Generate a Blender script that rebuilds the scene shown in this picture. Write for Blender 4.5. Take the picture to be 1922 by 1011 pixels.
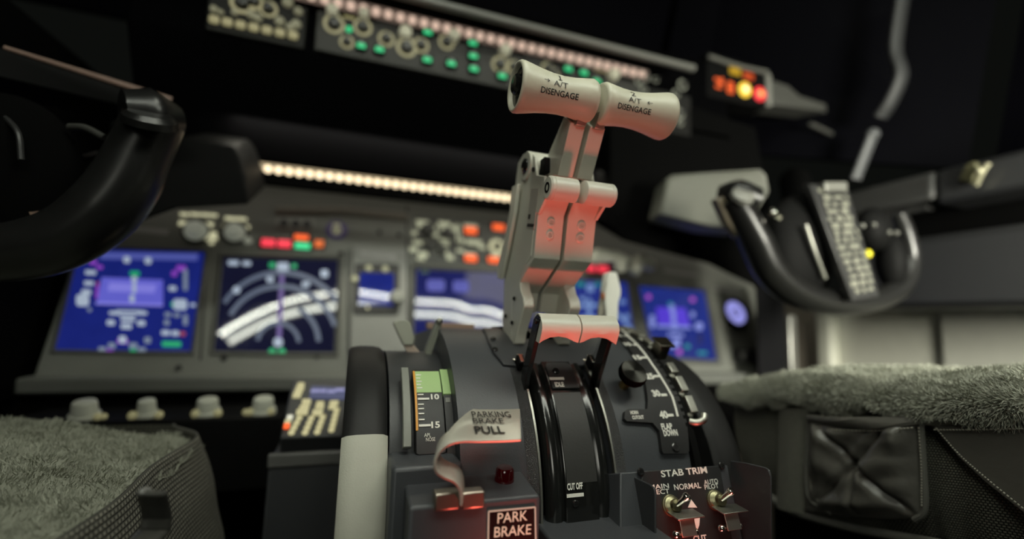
import bpy, bmesh, math, random
from mathutils import Vector, Matrix
from mathutils.geometry import tessellate_polygon
random.seed(7)
scene = bpy.context.scene
for o in list(bpy.data.objects): bpy.data.objects.remove(o)
COL = scene.collection
R_ = math.radians
# ------------------------------------------------------------------ camera
CAM = Vector((-.165, 0, .62)); FPX = 870.0
psi, th, rho = R_(18.85), R_(6.49), R_(1.83)
FW = Vector((math.sin(psi)*math.cos(th), math.cos(psi)*math.cos(th), math.sin(th)))
rt = Vector((math.cos(psi), -math.sin(psi), 0)); up = rt.cross(FW)
RT = rt*math.cos(rho)+up*math.sin(rho); UP = -rt*math.sin(rho)+up*math.cos(rho)
cd = bpy.data.cameras.new('camera'); cam = bpy.data.objects.new('camera', cd); COL.objects.link(cam)
cd.sensor_width = 36; cd.lens = 36*FPX/1922; cd.clip_start = .01; cd.clip_end = 50
m = Matrix((RT, UP, -FW)).transposed().to_4x4(); m.translation = CAM; cam.matrix_world = m
cd.dof.use_dof = True; cd.dof.focus_distance = .332; cd.dof.aperture_fstop = 1.75
scene.camera = cam
vs = scene.view_settings
scene.display_settings.display_device = 'sRGB'
vs.view_transform = 'Standard'; vs.look = 'None'; vs.gamma = 1; vs.exposure = 0; vs.use_curve_mapping = False
# ------------------------------------------------------------------ light
w = bpy.data.worlds.new('night'); scene.world = w; w.use_nodes = True
bg = w.node_tree.nodes['Background']; bg.inputs[0].default_value = (.9, 1, .85, 1); bg.inputs[1].default_value = .004
def area(name, loc, target, size, power, col, sy=None, spread=180):
    l = bpy.data.lights.new(name, 'AREA'); l.energy = power; l.color = col
    l.size = size
    if sy: l.shape = 'RECTANGLE'; l.size_y = sy
    l.spread = R_(spread)
    o = bpy.data.objects.new(name, l); COL.objects.link(o); o.location = loc
    o.rotation_euler = (Vector(target)-Vector(loc)).to_track_quat('-Z', 'Y').to_euler(); return o
area('dome_light', (.0, .10, 1.64), (0, .36, .55), .22, 2.2, (.97, 1, .84))
area('cabin_light', (.55, -.25, 1.6), (.75, .6, .55), .4, 1.2, (1, .97, .82))
area('pedestal_red_light', (.012, .185, .30), (.0, .755, 1.08), .08, .30, (1, .13, .095), spread=56)
area('wall_fill_light', (.60, -.25, .80), (.95, .75, .58), .25, 8.0, (1, .98, .84), spread=110)  # added lamp that brightens the right wall under the console
area('fill_light', (-.45, -.70, .95), (0, .36, .68), .4, .17, (1, 1, .86), spread=46)
area('main_panel_floodlight', (0, .74, .905), (0, .87, .66), .7, .9, (1, .95, .78), sy=.02)
area('panel_top_light', (.10, .828, .885), (.10, .89, .70), 1.45, .22, (1, .93, .79), sy=.02)
# ------------------------------------------------------------------ helpers
def ray(px, py): return FW + RT*((px-961)/FPX) - UP*((py-505.5)/FPX)
def at(px, py, x=None, y=None, z=None):
    d = ray(px, py)
    t = (x-CAM.x)/d.x if x is not None else (y-CAM.y)/d.y if y is not None else (z-CAM.z)/d.z
    return CAM + d*t
def atpl(px, py, p0, n):
    d = ray(px, py); p0 = Vector(p0); n = Vector(n); return CAM + d*((p0-CAM).dot(n)/d.dot(n))
DY, DZ, DR = .448, .478, .1345           # the quadrant's drum: axis along x
def onc(px, py, R, cy=DY, cz=DZ):
    d = ray(px, py); oy, oz = CAM.y-cy, CAM.z-cz
    a = d.y*d.y+d.z*d.z; b = 2*(oy*d.y+oz*d.z); c = oy*oy+oz*oz-R*R
    D = b*b-4*a*c
    t = (-b-math.sqrt(D))/(2*a) if D > 0 else -b/(2*a)
    p = CAM+d*t; return p.x, math.atan2(p.z-cz, -(p.y-cy))*R
def drum(x, s, h=0, R=DR, cy=DY, cz=DZ):
    f = s/R; return Vector((x, cy-(R+h)*math.cos(f), cz+(R+h)*math.sin(f)))

MATS = {}
def mat(name, col, rough=.5, metal=0., emit=None, es=1., bump=0., bscale=400., var=.06, spec=.5, coat=0., trans=0., aniso=0.):
    if name in MATS: return MATS[name]
    m = bpy.data.materials.new(name); m.use_nodes = True; nt = m.node_tree; b = nt.nodes['Principled BSDF']
    b.inputs['Roughness'].default_value = rough; b.inputs['Metallic'].default_value = metal
    b.inputs['Specular IOR Level'].default_value = spec; b.inputs['Coat Weight'].default_value = coat
    b.inputs['Transmission Weight'].default_value = trans; b.inputs['Anisotropic'].default_value = aniso
    tc = nt.nodes.new('ShaderNodeTexCoord'); nz = nt.nodes.new('ShaderNodeTexNoise')
    nz.inputs['Scale'].default_value = 60; nz.inputs['Detail'].default_value = 4
    nt.links.new(tc.outputs['Object'], nz.inputs['Vector'])
    mx = nt.nodes.new('ShaderNodeMix'); mx.data_type = 'RGBA'
    mx.inputs[6].default_value = (*[c*(1-var) for c in col], 1); mx.inputs[7].default_value = (*[min(1, c*(1+var)) for c in col], 1)
    nt.links.new(nz.outputs['Fac'], mx.inputs[0]); nt.links.new(mx.outputs[2], b.inputs['Base Color'])
    if emit:
        b.inputs['Emission Color'].default_value = (*emit, 1); b.inputs['Emission Strength'].default_value = es
    if bump:
        n2 = nt.nodes.new('ShaderNodeTexNoise'); n2.inputs['Scale'].default_value = bscale; n2.inputs['Detail'].default_value = 3
        nt.links.new(tc.outputs['Object'], n2.inputs['Vector'])
        bp = nt.nodes.new('ShaderNodeBump'); bp.inputs['Strength'].default_value = bump; bp.inputs['Distance'].default_value = .001
        nt.links.new(n2.outputs['Fac'], bp.inputs['Height']); nt.links.new(bp.outputs[0], b.inputs['Normal'])
    MATS[name] = m; return m
def glow(name, col, es=1.): return mat(name, tuple(.2*c for c in col), .5, emit=col, es=es)

def frame_of(axis):
    a = Vector(axis).normalized(); r = Vector((0, 0, 1)) if abs(a.z) < .9 else Vector((1, 0, 0))
    u = a.cross(r).normalized(); return a, u, a.cross(u).normalized()
def smooth_path(P, n=6):
    P = [Vector(p) for p in P]
    if len(P) < 3: return P
    out = []
    Q = [P[0]*2-P[1]]+P+[P[-1]*2-P[-2]]
    for i in range(1, len(Q)-2):
        a, b, c, d = Q[i-1:i+3]
        for k in range(n):
            t = k/n
            out.append(.5*((2*b)+(c-a)*t+(2*a-5*b+4*c-d)*t*t+(3*b-a-3*c+d)*t**3))
    out.append(P[-1]); return out
_font = {}
def text2d(s, bold=0., spacing=1.):
    k = (s, bold, spacing)
    if k not in _font:
        c = bpy.data.curves.new('t', 'FONT'); c.body = s; c.size = 1; c.offset = bold; c.space_character = spacing; c.resolution_u = 3
        o = bpy.data.objects.new('t', c); COL.objects.link(o)
        me = bpy.data.meshes.new_from_object(o.evaluated_get(bpy.context.evaluated_depsgraph_get()))
        V = [v.co.copy() for v in me.vertices]; Fc = [tuple(p.vertices) for p in me.polygons]
        bpy.data.objects.remove(o); bpy.data.curves.remove(c); bpy.data.meshes.remove(me)
        x0, x1 = min(v.x for v in V), max(v.x for v in V); y0, y1 = min(v.y for v in V), max(v.y for v in V)
        V = [((v.x-x0)/(x1-x0)-.5, (v.y-y0)/(y1-y0)-.5) for v in V]
        _font[k] = (V, Fc)
    return _font[k]

class MB:
    def __init__(s): s.bm = bmesh.new()
    def face(s, vs):
        try: return s.bm.faces.new(vs)
        except ValueError: return None
    def obox(s, c, ax, ay, az):          # half axes
        c, ax, ay, az = map(Vector, (c, ax, ay, az)); V = {}
        for i in (-1, 1):
            for j in (-1, 1):
                for k in (-1, 1): V[i, j, k] = s.bm.verts.new(c+ax*i+ay*j+az*k)
        for q in (((-1,-1,-1),(-1,1,-1),(1,1,-1),(1,-1,-1)), ((-1,-1,1),(1,-1,1),(1,1,1),(-1,1,1)), ((-1,-1,-1),(1,-1,-1),(1,-1,1),(-1,-1,1)),
                  ((-1,1,-1),(-1,1,1),(1,1,1),(1,1,-1)), ((-1,-1,-1),(-1,-1,1),(-1,1,1),(-1,1,-1)), ((1,-1,-1),(1,1,-1),(1,1,1),(1,-1,1))):
            s.face([V[k] for k in q])
        return s
    def box(s, a, b):
        a, b = Vector(a), Vector(b); h = (b-a)/2
        return s.obox((a+b)/2, (abs(h.x),0,0), (0,abs(h.y),0), (0,0,abs(h.z)))
    def lathe(s, o, axis, prof, n=32, caps=True):    # prof: (t along axis, radius)
        o = Vector(o); a, u, v = frame_of(axis); rings = []
        for t, r in prof:
            rings.append([s.bm.verts.new(o+a*t+(u*math.cos(2*math.pi*k/n)+v*math.sin(2*math.pi*k/n))*max(r, 1e-5)) for k in range(n)])
        for A, B in zip(rings, rings[1:]):
            for k in range(n): s.face([A[k], A[(k+1) % n], B[(k+1) % n], B[k]])
        if caps: s.face(rings[0][::-1]); s.face(rings[-1])
        return s
    def cyl(s, p0, p1, r0, r1=None, n=24):
        p0, p1 = Vector(p0), Vector(p1); r1 = r0 if r1 is None else r1
        return s.lathe(p0, p1-p0, [(0, r0), ((p1-p0).length, r1)], n)
    def knob(s, p, axis, r, h, n=28, skirt=0., sh=.3):   # a control knob: skirt, body, bevelled top
        pr = []
        if skirt: pr += [(0, skirt), (h*sh, skirt*.96), (h*sh+h*.03, r)]
        else: pr += [(0, r)]
        pr += [(h*.88, r*.93), (h*.97, r*.86), (h, r*.74)]
        return s.lathe(p, axis, pr, n)
    def ring(s, p, axis, R, r, n=32, m=10):
        p = Vector(p); a, u, v = frame_of(axis); rings = []
        for k in range(n):
            q = 2*math.pi*k/n; d = u*math.cos(q)+v*math.sin(q)
            rings.append([s.bm.verts.new(p+d*(R+r*math.cos(2*math.pi*j/m))+a*(r*math.sin(2*math.pi*j/m))) for j in range(m)])
        for k in range(n):
            A, B = rings[k], rings[(k+1) % n]
            for j in range(m): s.face([A[j], B[j], B[(j+1) % m], A[(j+1) % m]])
        return s
    def prism(s, pts, vec):
        pts = [Vector(p) for p in pts]; vec = Vector(vec)
        A = [s.bm.verts.new(p) for p in pts]; B = [s.bm.verts.new(p+vec) for p in pts]; n = len(pts)
        if n <= 4: s.face(A); s.face(B[::-1])
        else:
            for t in tessellate_polygon([pts]): s.face([A[k] for k in t]); s.face([B[k] for k in t[::-1]])
        for i in range(n): s.face([A[i], B[i], B[(i+1) % n], A[(i+1) % n]])
        return s
    def tube(s, P, r, n=14, flat=1., upv=None, smooth=6):     # flat: ratio of the second radius
        rr = list(r) if hasattr(r, '__len__') else None
        Q = smooth_path(P, smooth) if smooth else [Vector(p) for p in P]
        N = len(Q); rings = []; ref = Vector(upv) if upv else Vector((0, 1, 0))
        for i, p in enumerate(Q):
            t = (Q[min(i+1, N-1)]-Q[max(i-1, 0)]).normalized()
            u = (ref-t*ref.dot(t))
            if u.length < 1e-4: u = Vector((1, 0, 0))-t*t.x
            u.normalize(); v = t.cross(u)
            if rr:
                f = i/(N-1)*(len(rr)-1); k = min(int(f), len(rr)-2); q = rr[k]+(rr[k+1]-rr[k])*(f-k)
            else: q = r
            rings.append([s.bm.verts.new(p+u*(q*flat*math.cos(2*math.pi*k/n))+v*(q*math.sin(2*math.pi*k/n))) for k in range(n)])
        for A, B in zip(rings, rings[1:]):
            for k in range(n): s.face([A[k], A[(k+1) % n], B[(k+1) % n], B[k]])
        s.face(rings[0][::-1]); s.face(rings[-1]); return s
    def ball(s, c, r, seg=16, rings=10):
        c = Vector(c); rv = r if hasattr(r, '__len__') else (r, r, r)
        bmesh.ops.create_uvsphere(s.bm, u_segments=seg, v_segments=rings, radius=1,
                                  matrix=Matrix.Translation(c) @ Matrix.Diagonal((*rv, 1)))
        return s
    def sheet(s, grid):
        V = [[s.bm.verts.new(p) for p in row] for row in grid]
        for A, B in zip(V, V[1:]):
            for k in range(len(A)-1): s.face([A[k], A[k+1], B[k+1], B[k]])
        return s
    def text(s, body, c, right, upv, w_, h_, bold=0., spacing=1., lift=.0003):   # flat lettering centred on c
        c, right, upv = Vector(c), Vector(right).normalized(), Vector(upv); upv = (upv-right*upv.dot(right)).normalized()
        n = right.cross(upv); V, Fc = text2d(body, bold, spacing)
        vv = [s.bm.verts.new(c+right*(x*w_)+upv*(y*h_)+n*lift) for x, y in V]
        for f in Fc: s.face([vv[i] for i in f])
        return s
    def textpx(s, body, L, Rr, hpx, fn, bold=0., lift=.0003):   # lettering between two points of a surface
        a, b = fn(*L), fn(*Rr); m_ = fn((L[0]+Rr[0])/2, (L[1]+Rr[1])/2)
        u = fn((L[0]+Rr[0])/2, (L[1]+Rr[1])/2-hpx/2); d = fn((L[0]+Rr[0])/2, (L[1]+Rr[1])/2+hpx/2)
        rv = b-a; uv = u-d; uv = uv-rv.normalized()*uv.dot(rv.normalized())
        return s.text(body, m_, rv, uv, rv.length, uv.length, bold, lift=lift)
    def wrap(s, pts, h0, h1, R=DR, cy=DY, cz=DZ, step=.006):   # an outline in (x, arc length) laid on the drum, h0..h1 above it
        b = bmesh.new(); A = [b.verts.new((x, q, 0)) for x, q in pts]
        f = b.faces.new(A)
        if f.normal.z < 0: f.normal_flip()
        b.normal_update()
        if f.normal.z < 0: f.normal_flip()
        ex = bmesh.ops.extrude_face_region(b, geom=[f])
        for g in ex['geom']:
            if isinstance(g, bmesh.types.BMVert): g.co.z = 1
        s0, s1 = min(q for x, q in pts), max(q for x, q in pts); q = s0+step
        while q < s1:
            bmesh.ops.bisect_plane(b, geom=b.verts[:]+b.edges[:]+b.faces[:], plane_co=(0, q, 0), plane_no=(0, 1, 0)); q += step
        mp = {v: s.bm.verts.new(drum(v.co.x, v.co.y, h0+(h1-h0)*v.co.z, R, cy, cz)) for v in b.verts}
        for f in b.faces: s.face([mp[v] for v in f.verts])
        b.free(); return s
    def wraptext(s, body, x, q, w_, h_, h, bold=0., R=DR, cy=DY, cz=DZ, tilt=0.):
        V, Fc = text2d(body, bold); ct, st = math.cos(tilt), math.sin(tilt)
        vv = []
        for a, b in V:
            a, b = a*w_, b*h_; vv.append(s.bm.verts.new(drum(x+a*ct-b*st, q+a*st+b*ct, h, R, cy, cz)))
        for f in Fc: s.face([vv[i] for i in f])
        return s
    def build(s, name, mt, parent=None, bevel=0., seg=2, ang=35, sub=0, base=None, solid=0., merge=0):
        bm = s.bm
        if merge: bmesh.ops.remove_doubles(bm, verts=bm.verts, dist=merge)
        bmesh.ops.recalc_face_normals(bm, faces=bm.faces)
        for f in bm.faces: f.smooth = True
        for e in bm.edges:
            e.smooth = len(e.link_faces) != 2 or e.calc_face_angle(0) < R_(ang)
        if parent is not None:
            q = parent; off = Vector()
            while q: off += q.location; q = q.parent
        else:
            if base is None:
                vs_ = [v.co for v in bm.verts]
                base = Vector(((min(v.x for v in vs_)+max(v.x for v in vs_))/2, (min(v.y for v in vs_)+max(v.y for v in vs_))/2, min(v.z for v in vs_)))
            off = Vector(base)
        for v in bm.verts: v.co -= off
        me = bpy.data.meshes.new(name); bm.to_mesh(me); bm.free(); me.materials.append(mt)
        o = bpy.data.objects.new(name, me); COL.objects.link(o)
        if parent is not None: o.parent = parent
        else: o.location = off
        if solid:
            md = o.modifiers.new('solid', 'SOLIDIFY'); md.thickness = solid; md.offset = 0
        if bevel:
            md = o.modifiers.new('bevel', 'BEVEL'); md.width = bevel; md.segments = seg; md.limit_method = 'ANGLE'; md.angle_limit = R_(40)
            md.harden_normals = False
        if sub:
            md = o.modifiers.new('sub', 'SUBSURF'); md.levels = sub; md.render_levels = sub
        return o
def tag(o, label, cat, group=None):
    o['label'] = label; o['category'] = cat
    if group: o['group'] = group
    return o
def thing(name, label, cat, loc, group=None):
    o = bpy.data.objects.new(name, None); COL.objects.link(o); o.location = Vector(loc); o.empty_display_size = .02
    return tag(o, label, cat, group)
def struct(o): o['kind'] = 'structure'; return o
def screw(parent, p, axis, r=.003, mt=None, name='screw'):
    mt = mt or M_screw; a, u, v = frame_of(axis); p = Vector(p); mb = MB()
    mb.lathe(p, a, [(0, r), (.0008, r), (.0014, r*.8), (.0014, r*.45), (.0006, r*.4)], 20)
    for t in (u, v): mb.obox(p+a*.0015, t*r*.7, t.cross(a)*r*.09, a*.0002)
    return mb.build(name, mt, parent)
# ------------------------------------------------------------------ materials
M_black = mat('black_paint', (.005, .005, .005), .6, spec=.06)
M_matt = mat('matt_black', (.0035, .0035, .0035), .9, spec=0.)
M_gloss = mat('gloss_black', (.010, .0105, .010), .16, spec=.6)
M_grey = mat('dark_bluegrey_paint', (.052, .056, .062), .42, bump=.10, bscale=900)
M_grey2 = mat('charcoal_paint', (.035, .037, .040), .45, bump=.10, bscale=900)
M_panel = mat('panel_grey', (.145, .15, .132), .55, bump=.05)
M_white = mat('cream_white_paint', (.62, .615, .53), .33, var=.03)
M_handle = mat('cream_plastic', (.58, .565, .45), .38, var=.03)
M_steel = mat('brushed_steel', (.55, .53, .46), .45, .55, bump=.06, bscale=700, aniso=.6)
M_chrome = mat('chrome', (.75, .73, .66), .14, 1.)
M_alu = mat('satin_aluminium', (.46, .46, .41), .42, 1.)
M_screw = mat('black_screw', (.015, .015, .015), .2, spec=.8)
M_ink = mat('black_ink', (.006, .006, .006), .5)
M_letter = mat('white_lettering', (.80, .79, .72), .6, var=.02)
M_plate = mat('black_plate', (.016, .016, .0165), .5, bump=.05)
M_red = mat('coral_red_paint', (.55, .09, .07), .4, var=.03)
# ------------------------------------------------------------------ setting
X = Vector((1, 0, 0)); Y = Vector((0, 1, 0)); Z = Vector((0, 0, 1))
struct(MB().box((-1.5, -1.2, -.02), (1.5, 1.6, 0)).build('floor', mat('floor_carpet', (.02, .02, .02), .95, bump=.4, bscale=200)))
struct(MB().box((-1.5, -1.2, 1.72), (1.5, 1.6, 1.78)).build('ceiling', mat('dark_lining', (.006, .006, .006), .85, spec=.1)))
struct(MB().box((-1.5, 1.55, 0), (1.5, 1.6, .95)).build('wall_front', MATS['dark_lining']))
struct(MB().box((-1.22, -1.2, 0), (-1.16, 1.6, 1.72)).build('wall_left', MATS['dark_lining']))
# ------------------------------------------------------------------ throttle quadrant housing
def dr(px, py, h=0.):
    x, q = onc(px, py, DR+h); return x, q*DR/(DR+h)
def drp(L, h=0.): return [dr(a, b, h) for a, b in L]
Q = thing('throttle_quadrant', 'dark blue-grey domed throttle quadrant with black plates between the two trim wheels', 'throttle quadrant', (0, .42, .0))
def drumprof(R, f0=-2, f1=96, n=26, yb=.60, z0=.30):
    P = [(DY-R*math.cos(R_(f0+(f1-f0)*k/n)), DZ+R*math.sin(R_(f0+(f1-f0)*k/n))) for k in range(n+1)]
    return P+[(yb, P[-1][1]-.01), (yb, z0), (P[0][0], z0)]
def drumseg(mb, x0, x1, R, **k):
    mb.prism([(x0, y, z) for y, z in drumprof(R, **k)], (x1-x0, 0, 0)); return mb
drumseg(MB(), -.088, -.0312, DR).build('side_cover', M_grey, Q, bevel=.0016)
drumseg(MB(), .0312, .1005, DR).build('side_cover', M_grey, Q, bevel=.0016)
drumseg(MB(), -.0315, .0315, DR-.012).build('slot_bed', M_matt, Q)
# centre cover between the two cut-off slots: ridged glossy black shell
prof = [(-.0258, -.004), (-.0252, -.001), (-.0225, .002), (-.0195, .0032), (-.016, .0026), (-.0142, .0012), (-.0136, .0012), (-.0130, .0042), (-.0122, .0046)]
prof = prof+[(-x, h) for x, h in prof[::-1]]
sT, sB = dr(1050, 686)[1], -.016
mb = MB(); rows = []
for k in range(41):
    q = sB+(sT-sB)*k/40; rows.append([drum(x, q, h) for x, h in prof])
mb.sheet(rows)
mb.face([mb.bm.verts.new(p) for p in rows[-1]]); mb.face([mb.bm.verts.new(p) for p in rows[0]])
mb.build('centre_cover', M_gloss, Q, ang=50, merge=.00001)
mb = MB(); mb.wrap([(-.0121, dr(1075, 905)[1]), (.0121, dr(1075, 905)[1]), (.0121, dr(1050, 742)[1]), (-.0121, dr(1050, 742)[1])], .0046, .0049)
mb.build('cover_strip', mat('worn_black_strip', (.032, .032, .030), .5, bump=.1), Q)
for sx in (-1, 1):          # bare metal edges of the slots
    mb = MB(); mb.wrap([(sx*.0312, -.004), (sx*.0296, -.004), (sx*.0296, sT+.004), (sx*.0312, sT+.004)], -.002, .0012)
    mb.build('slot_edge', M_alu, Q)
    mb = MB(); mb.wrap([(sx*.0292, -.030), (sx*.0262, -.030), (sx*.0262, -.010), (sx*.0292, -.010)], -.004, .0035)
    mb.build('slot_end_strip', M_alu, Q, bevel=.0004)
    mb = MB(); mb.wrap([(sx*.0313, .003), (sx*.040, .003), (sx*.040, sT-.003), (sx*.0313, sT-.003)], .0, .0003)
    mb.build('worn_edge', mat('worn_speckled_black', (.016, .016, .017), .28, bump=1.0, bscale=1500, spec=.9), Q)
# idle and cut-off plates
i0, i1 = dr(1050, 737)[1], dr(1050, 690)[1]
mb = MB(); mb.wrap([(-.0118, i0), (.0118, i0), (.0118, i1-.004), (.009, i1), (-.009, i1), (-.0118, i1-.004)], .0046, .0068)
pl = mb.build('idle_plate', M_plate, Q, bevel=.0006)
xi, qi = dr(1050, 721, .007); xb, qb = dr(1046, 710, .007)
mb = MB(); mb.wraptext('IDLE', xi, qi, .0078, .0042, .0070, bold=.045)
mb.wrap([(xb-.0068, qb-.0012), (xb+.0060, qb-.0012), (xb+.0060, qb+.0012), (xb-.0068, qb+.0012)], .0068, .0071)
mb.build('lettering', M_letter, pl)
p = drum(*dr(1043, 696, .0068), .0068); screw(Q, p, p-Vector((p.x, DY, DZ)), .0030)
xc_, qc = dr(1079, 912, .005)
mb = MB(); mb.wraptext('CUT OFF', xc_, qc, .0122, .0044, .0052, bold=.04)
xb, qb = dr(1080, 929, .005)
mb.wrap([(xb-.0066, qb-.0011), (xb+.0066, qb-.0011), (xb+.0066, qb+.0011), (xb-.0066, qb+.0011)], .0046, .0051)
mb.build('lettering', M_letter, Q)
p = drum(*dr(1080, 944, .0046), .0046); screw(Q, p, p-Vector((p.x, DY, DZ)), .0024)
# raised top cover round the lever slots
cov = [(905, 616), (917, 640), (927, 662), (945, 684), (985, 688), (1005, 683), (1094, 685), (1112, 676), (1122, 652), (1128, 630), (1120, 608), (1000, 606)]
mb = MB(); mb.wrap(drp(cov, .002), -.001, .0026); mb.build('top_cover', mat('cover_paint', (.046, .048, .052), .36, bump=.08, bscale=900), Q, bevel=.0008)
for a, b in ((926, 636), (929, 656)):
    p = drum(*dr(a, b, .0026), .0026); screw(Q, p, p-Vector((p.x, DY, DZ)), .0026)
for sx in (-1, 1):
    x0 = .0165*sx; mb = MB(); q0 = dr(985, 640)[1]
    mb.wrap([(x0-.0125, q0), (x0+.0125, q0), (x0+.0125, q0+.06), (x0-.0125, q0+.06)], .0020, .0031)
    mb.build('lever_slot', M_matt, Q)
# front shelf under the cut-off slots
zf = at(1090, 990, y=.30).z
MB().box((-.034, .262, .32), (.046, .330, zf)).build('front_shelf', M_grey, Q, bevel=.002)
mb = MB(); mb.obox((-.062, .505, .6135), X*.026, Y*.006, Z*.0035); mb.build('lit_rear_edge', mat('lit_edge_tan', (.30, .20, .15), .5), Q, bevel=.001)  # added strip, its tan colour stands for the lit top edges behind
# left lower housing that carries the trim scale
mb = MB(); mb.prism([(-.1335, y, z) for y, z in drumprof(.112)], (.0455, 0, 0))
mb.build('left_housing', M_grey2, Q, bevel=.002)
z1 = at(800, 862, y=.325).z
MB().box((-.1345, .312, .32), (-.088, .36, z1)).build('left_step', M_grey, Q, bevel=.003)
# trim scale: black strip with ticks on a smaller drum
RT_ = .1215
def tr(px, py): return onc(px, py, RT_)
T = thing('trim_indicator', 'narrow curved trim scale with green band, orange edge and numbers 10 and 15', 'indicator', (-.115, .35, .50))
x0, x1 = tr(778, 750)[0], tr(831, 750)[0]; xi0 = x1+.0008
def tq(py, px=805): return tr(px, py)[1]
mb = MB(); mb.wrap([(x0, tq(850)), (x0+.002, tq(853)), (x1-.002, tq(853)), (x1, tq(850)), (x1, tq(694)), (x0, tq(694))], -.012, .001, R=RT_)
mb.build('scale_strip', M_plate, T, bevel=.0005)
mb = MB(); mb.wrap([(x0+.0005, tq(738)), (x1-.0005, tq(738)), (x1-.0005, tq(699)), (x0+.0005, tq(699))], .001, .0014, R=RT_)
mb.build('green_band', mat('green_band_paint', (.36, .52, .22), .5, emit=(.25, .42, .14), es=.10), T)
mb = MB(); mb.wrap([(x0, tq(808)), (x0+.0016, tq(808)), (x0+.0016, tq(699)), (x0, tq(699))], .001, .0018, R=RT_)
mb.build('orange_edge', mat('orange_edge_paint', (.60, .27, .03), .5, emit=(.6, .25, .02), es=.12), T)
mb = MB()
for py, ln in ((706, .004), (712, .003), (718, .004), (724, .003), (730, .004), (742, .0045), (750, .0085), (760, .0042), (768, .0042), (777, .0042), (788, .0042), (799, .0085)):
    q = tq(py); t = .0008 if ln > .005 else .0005
    mb.wrap([(x0+.0022, q-t), (x0+.0022+ln, q-t), (x0+.0022+ln, q+t), (x0+.0022, q+t)], .001, .0017, R=RT_)
for s_, a, b in (('10', 816, 746), ('15', 817, 798)):
    xx, q = tr(a, b); mb.wraptext(s_, xx, q, .0062, .0048, .0014, bold=.03, R=RT_)
xx, q = tr(802, 817); mb.wraptext('APL', xx, q, .0048, .0026, .0014, R=RT_)
xx, q = tr(805, 825); mb.wraptext('NOSE', xx+.001, q, .0066, .0026, .0014, R=RT_)
mb.build('lettering', M_letter, T)
sa, sb = tr(755, 760)[0], tr(770, 760)[0]
MB().wrap([(sa, tq(838)), (sb, tq(838)), (sb, tq(694)), (sa, tq(694))], -.004, .003, R=RT_).build('side_strip', mat('grey_strip', (.22, .23, .20), .5), T, bevel=.0006)
mb = MB(); mb.wrap([(xi0, tq(740)), (-.0882, tq(740)), (-.0882, tq(694)), (xi0, tq(694))], -.010, .0006, R=RT_)
mb.build('inner_green_band', MATS['green_band_paint'], T)
mb = MB(); mb.wrap([(xi0, tq(858)), (-.0882, tq(858)), (-.0882, tq(742)), (xi0, tq(742))], -.010, .0004, R=RT_)
mb.build('inner_strip', M_plate, T)
mb = MB(); q = tq(752); mb.wrap([(xi0+.0012, q-.002), (-.0895, q-.002), (-.0895, q+.002), (xi0+.0012, q+.002)], .0004, .0008, R=RT_)
mb.build('inner_mark', mat('grey_mark', (.2, .2, .18), .6), T)
# ------------------------------------------------------------------ trim wheels
WC = (.452, .467); WR = .127
def wheel(name, xc, label, white, sgn):
    r = thing(name, label, 'trim wheel', (xc, WC[0], WC[1]), 'pair of pedestal trim wheels')
    hw = .0152; c = Vector((xc, *WC))
    pr = [(-hw+.004, WR-.032), (-hw, WR-.029), (-hw, WR-.004), (-hw+.003, WR-.0012), (-.006, WR), (.006, WR), (hw-.003, WR-.0012), (hw, WR-.004), (hw, WR-.029), (hw-.004, WR-.032)]
    mb = MB(); mb.lathe(c, X, pr, 96, caps=False); mb.build('rim', mat('wheel_black', (.013, .013, .013), .5, bump=.12, bscale=500, spec=.25), r)
    mb = MB(); mb.lathe(c, X, [(-.005, .02), (-.005, WR-.031), (.005, WR-.031), (.005, .02)], 64); mb.build('web', M_black, r)
    mb = MB(); mb.lathe(c, X, [(-.012, .001), (-.012, .020), (.012, .020), (.012, .001)], 32); mb.build('hub', M_black, r, bevel=.001)
    mb = MB(); q = c+Vector((0, .02, .07)); mb.cyl(q-X*.012, q+X*.012, .008); mb.build('folding_handle', M_black, r, bevel=.001)
    if white:
        f0, f1 = -75, 34.6; rows = []
        pw = [(-hw-.0004, WR-.012), (-hw-.0004, WR-.004), (-hw+.003, WR-.0007), (-.006, WR+.0005), (.006, WR+.0005), (hw-.003, WR-.0007), (hw+.0004, WR-.004), (hw+.0004, WR-.012)]
        for k in range(40):
            f = R_(f0+(f1-f0)*k/39); rows.append([Vector((xc+t, WC[0]-q*math.cos(f), WC[1]+q*math.sin(f))) for t, q in pw])
        mb = MB(); mb.sheet(rows); mb.build('white_marking', mat('wheel_white', (.47, .47, .40), .6, bump=.15, bscale=900), r)
    return r
wheel('stabiliser_trim_handwheel', -.1502, 'black trim wheel with a broad white band left of the quadrant', True, -1)
wheel('stabiliser_trim_handwheel', .1535, 'all-black trim wheel right of the flap scale beside the right seat', False, 1)
# ------------------------------------------------------------------ parking brake: box, lever, lamp
PB = thing('parking_brake_box', 'grey box with rounded edges and PARK BRAKE placard at the left front of quadrant', 'brake housing', (-.09, .30, .30))
yF = .286
zt = at(910, 938, y=yF).z; zb = at(880, 893, y=.318).z
xl, xr = at(768, 960, y=yF).x, at(1013, 930, y=yF).x
P = [(xl, yF, .30), (xl, yF, zt), (xl, .3165, zb), (xl, .345, zb), (xl, .345, .30)]
mb = MB(); mb.prism(P, (xr-xl, 0, 0)); mb.build('body', M_grey, PB, bevel=.0028, seg=3)
mb = MB(); a = at(925, 962, y=yF-.001); 
pq = [at(917, 959, y=yF-.0006), at(1004, 951, y=yF-.0006), at(1006, 1060, y=yF-.0006), at(915, 1060, y=yF-.0006)]
mb.prism(pq, (0, .001, 0)); plc = mb.build('placard', mat('placard_black', (.006, .004, .004), .7, spec=.1), PB, bevel=.0004)
mb = MB(); d = .00042; pin = [v+Vector((0, -.0003, 0)) for v in pq]
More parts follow.
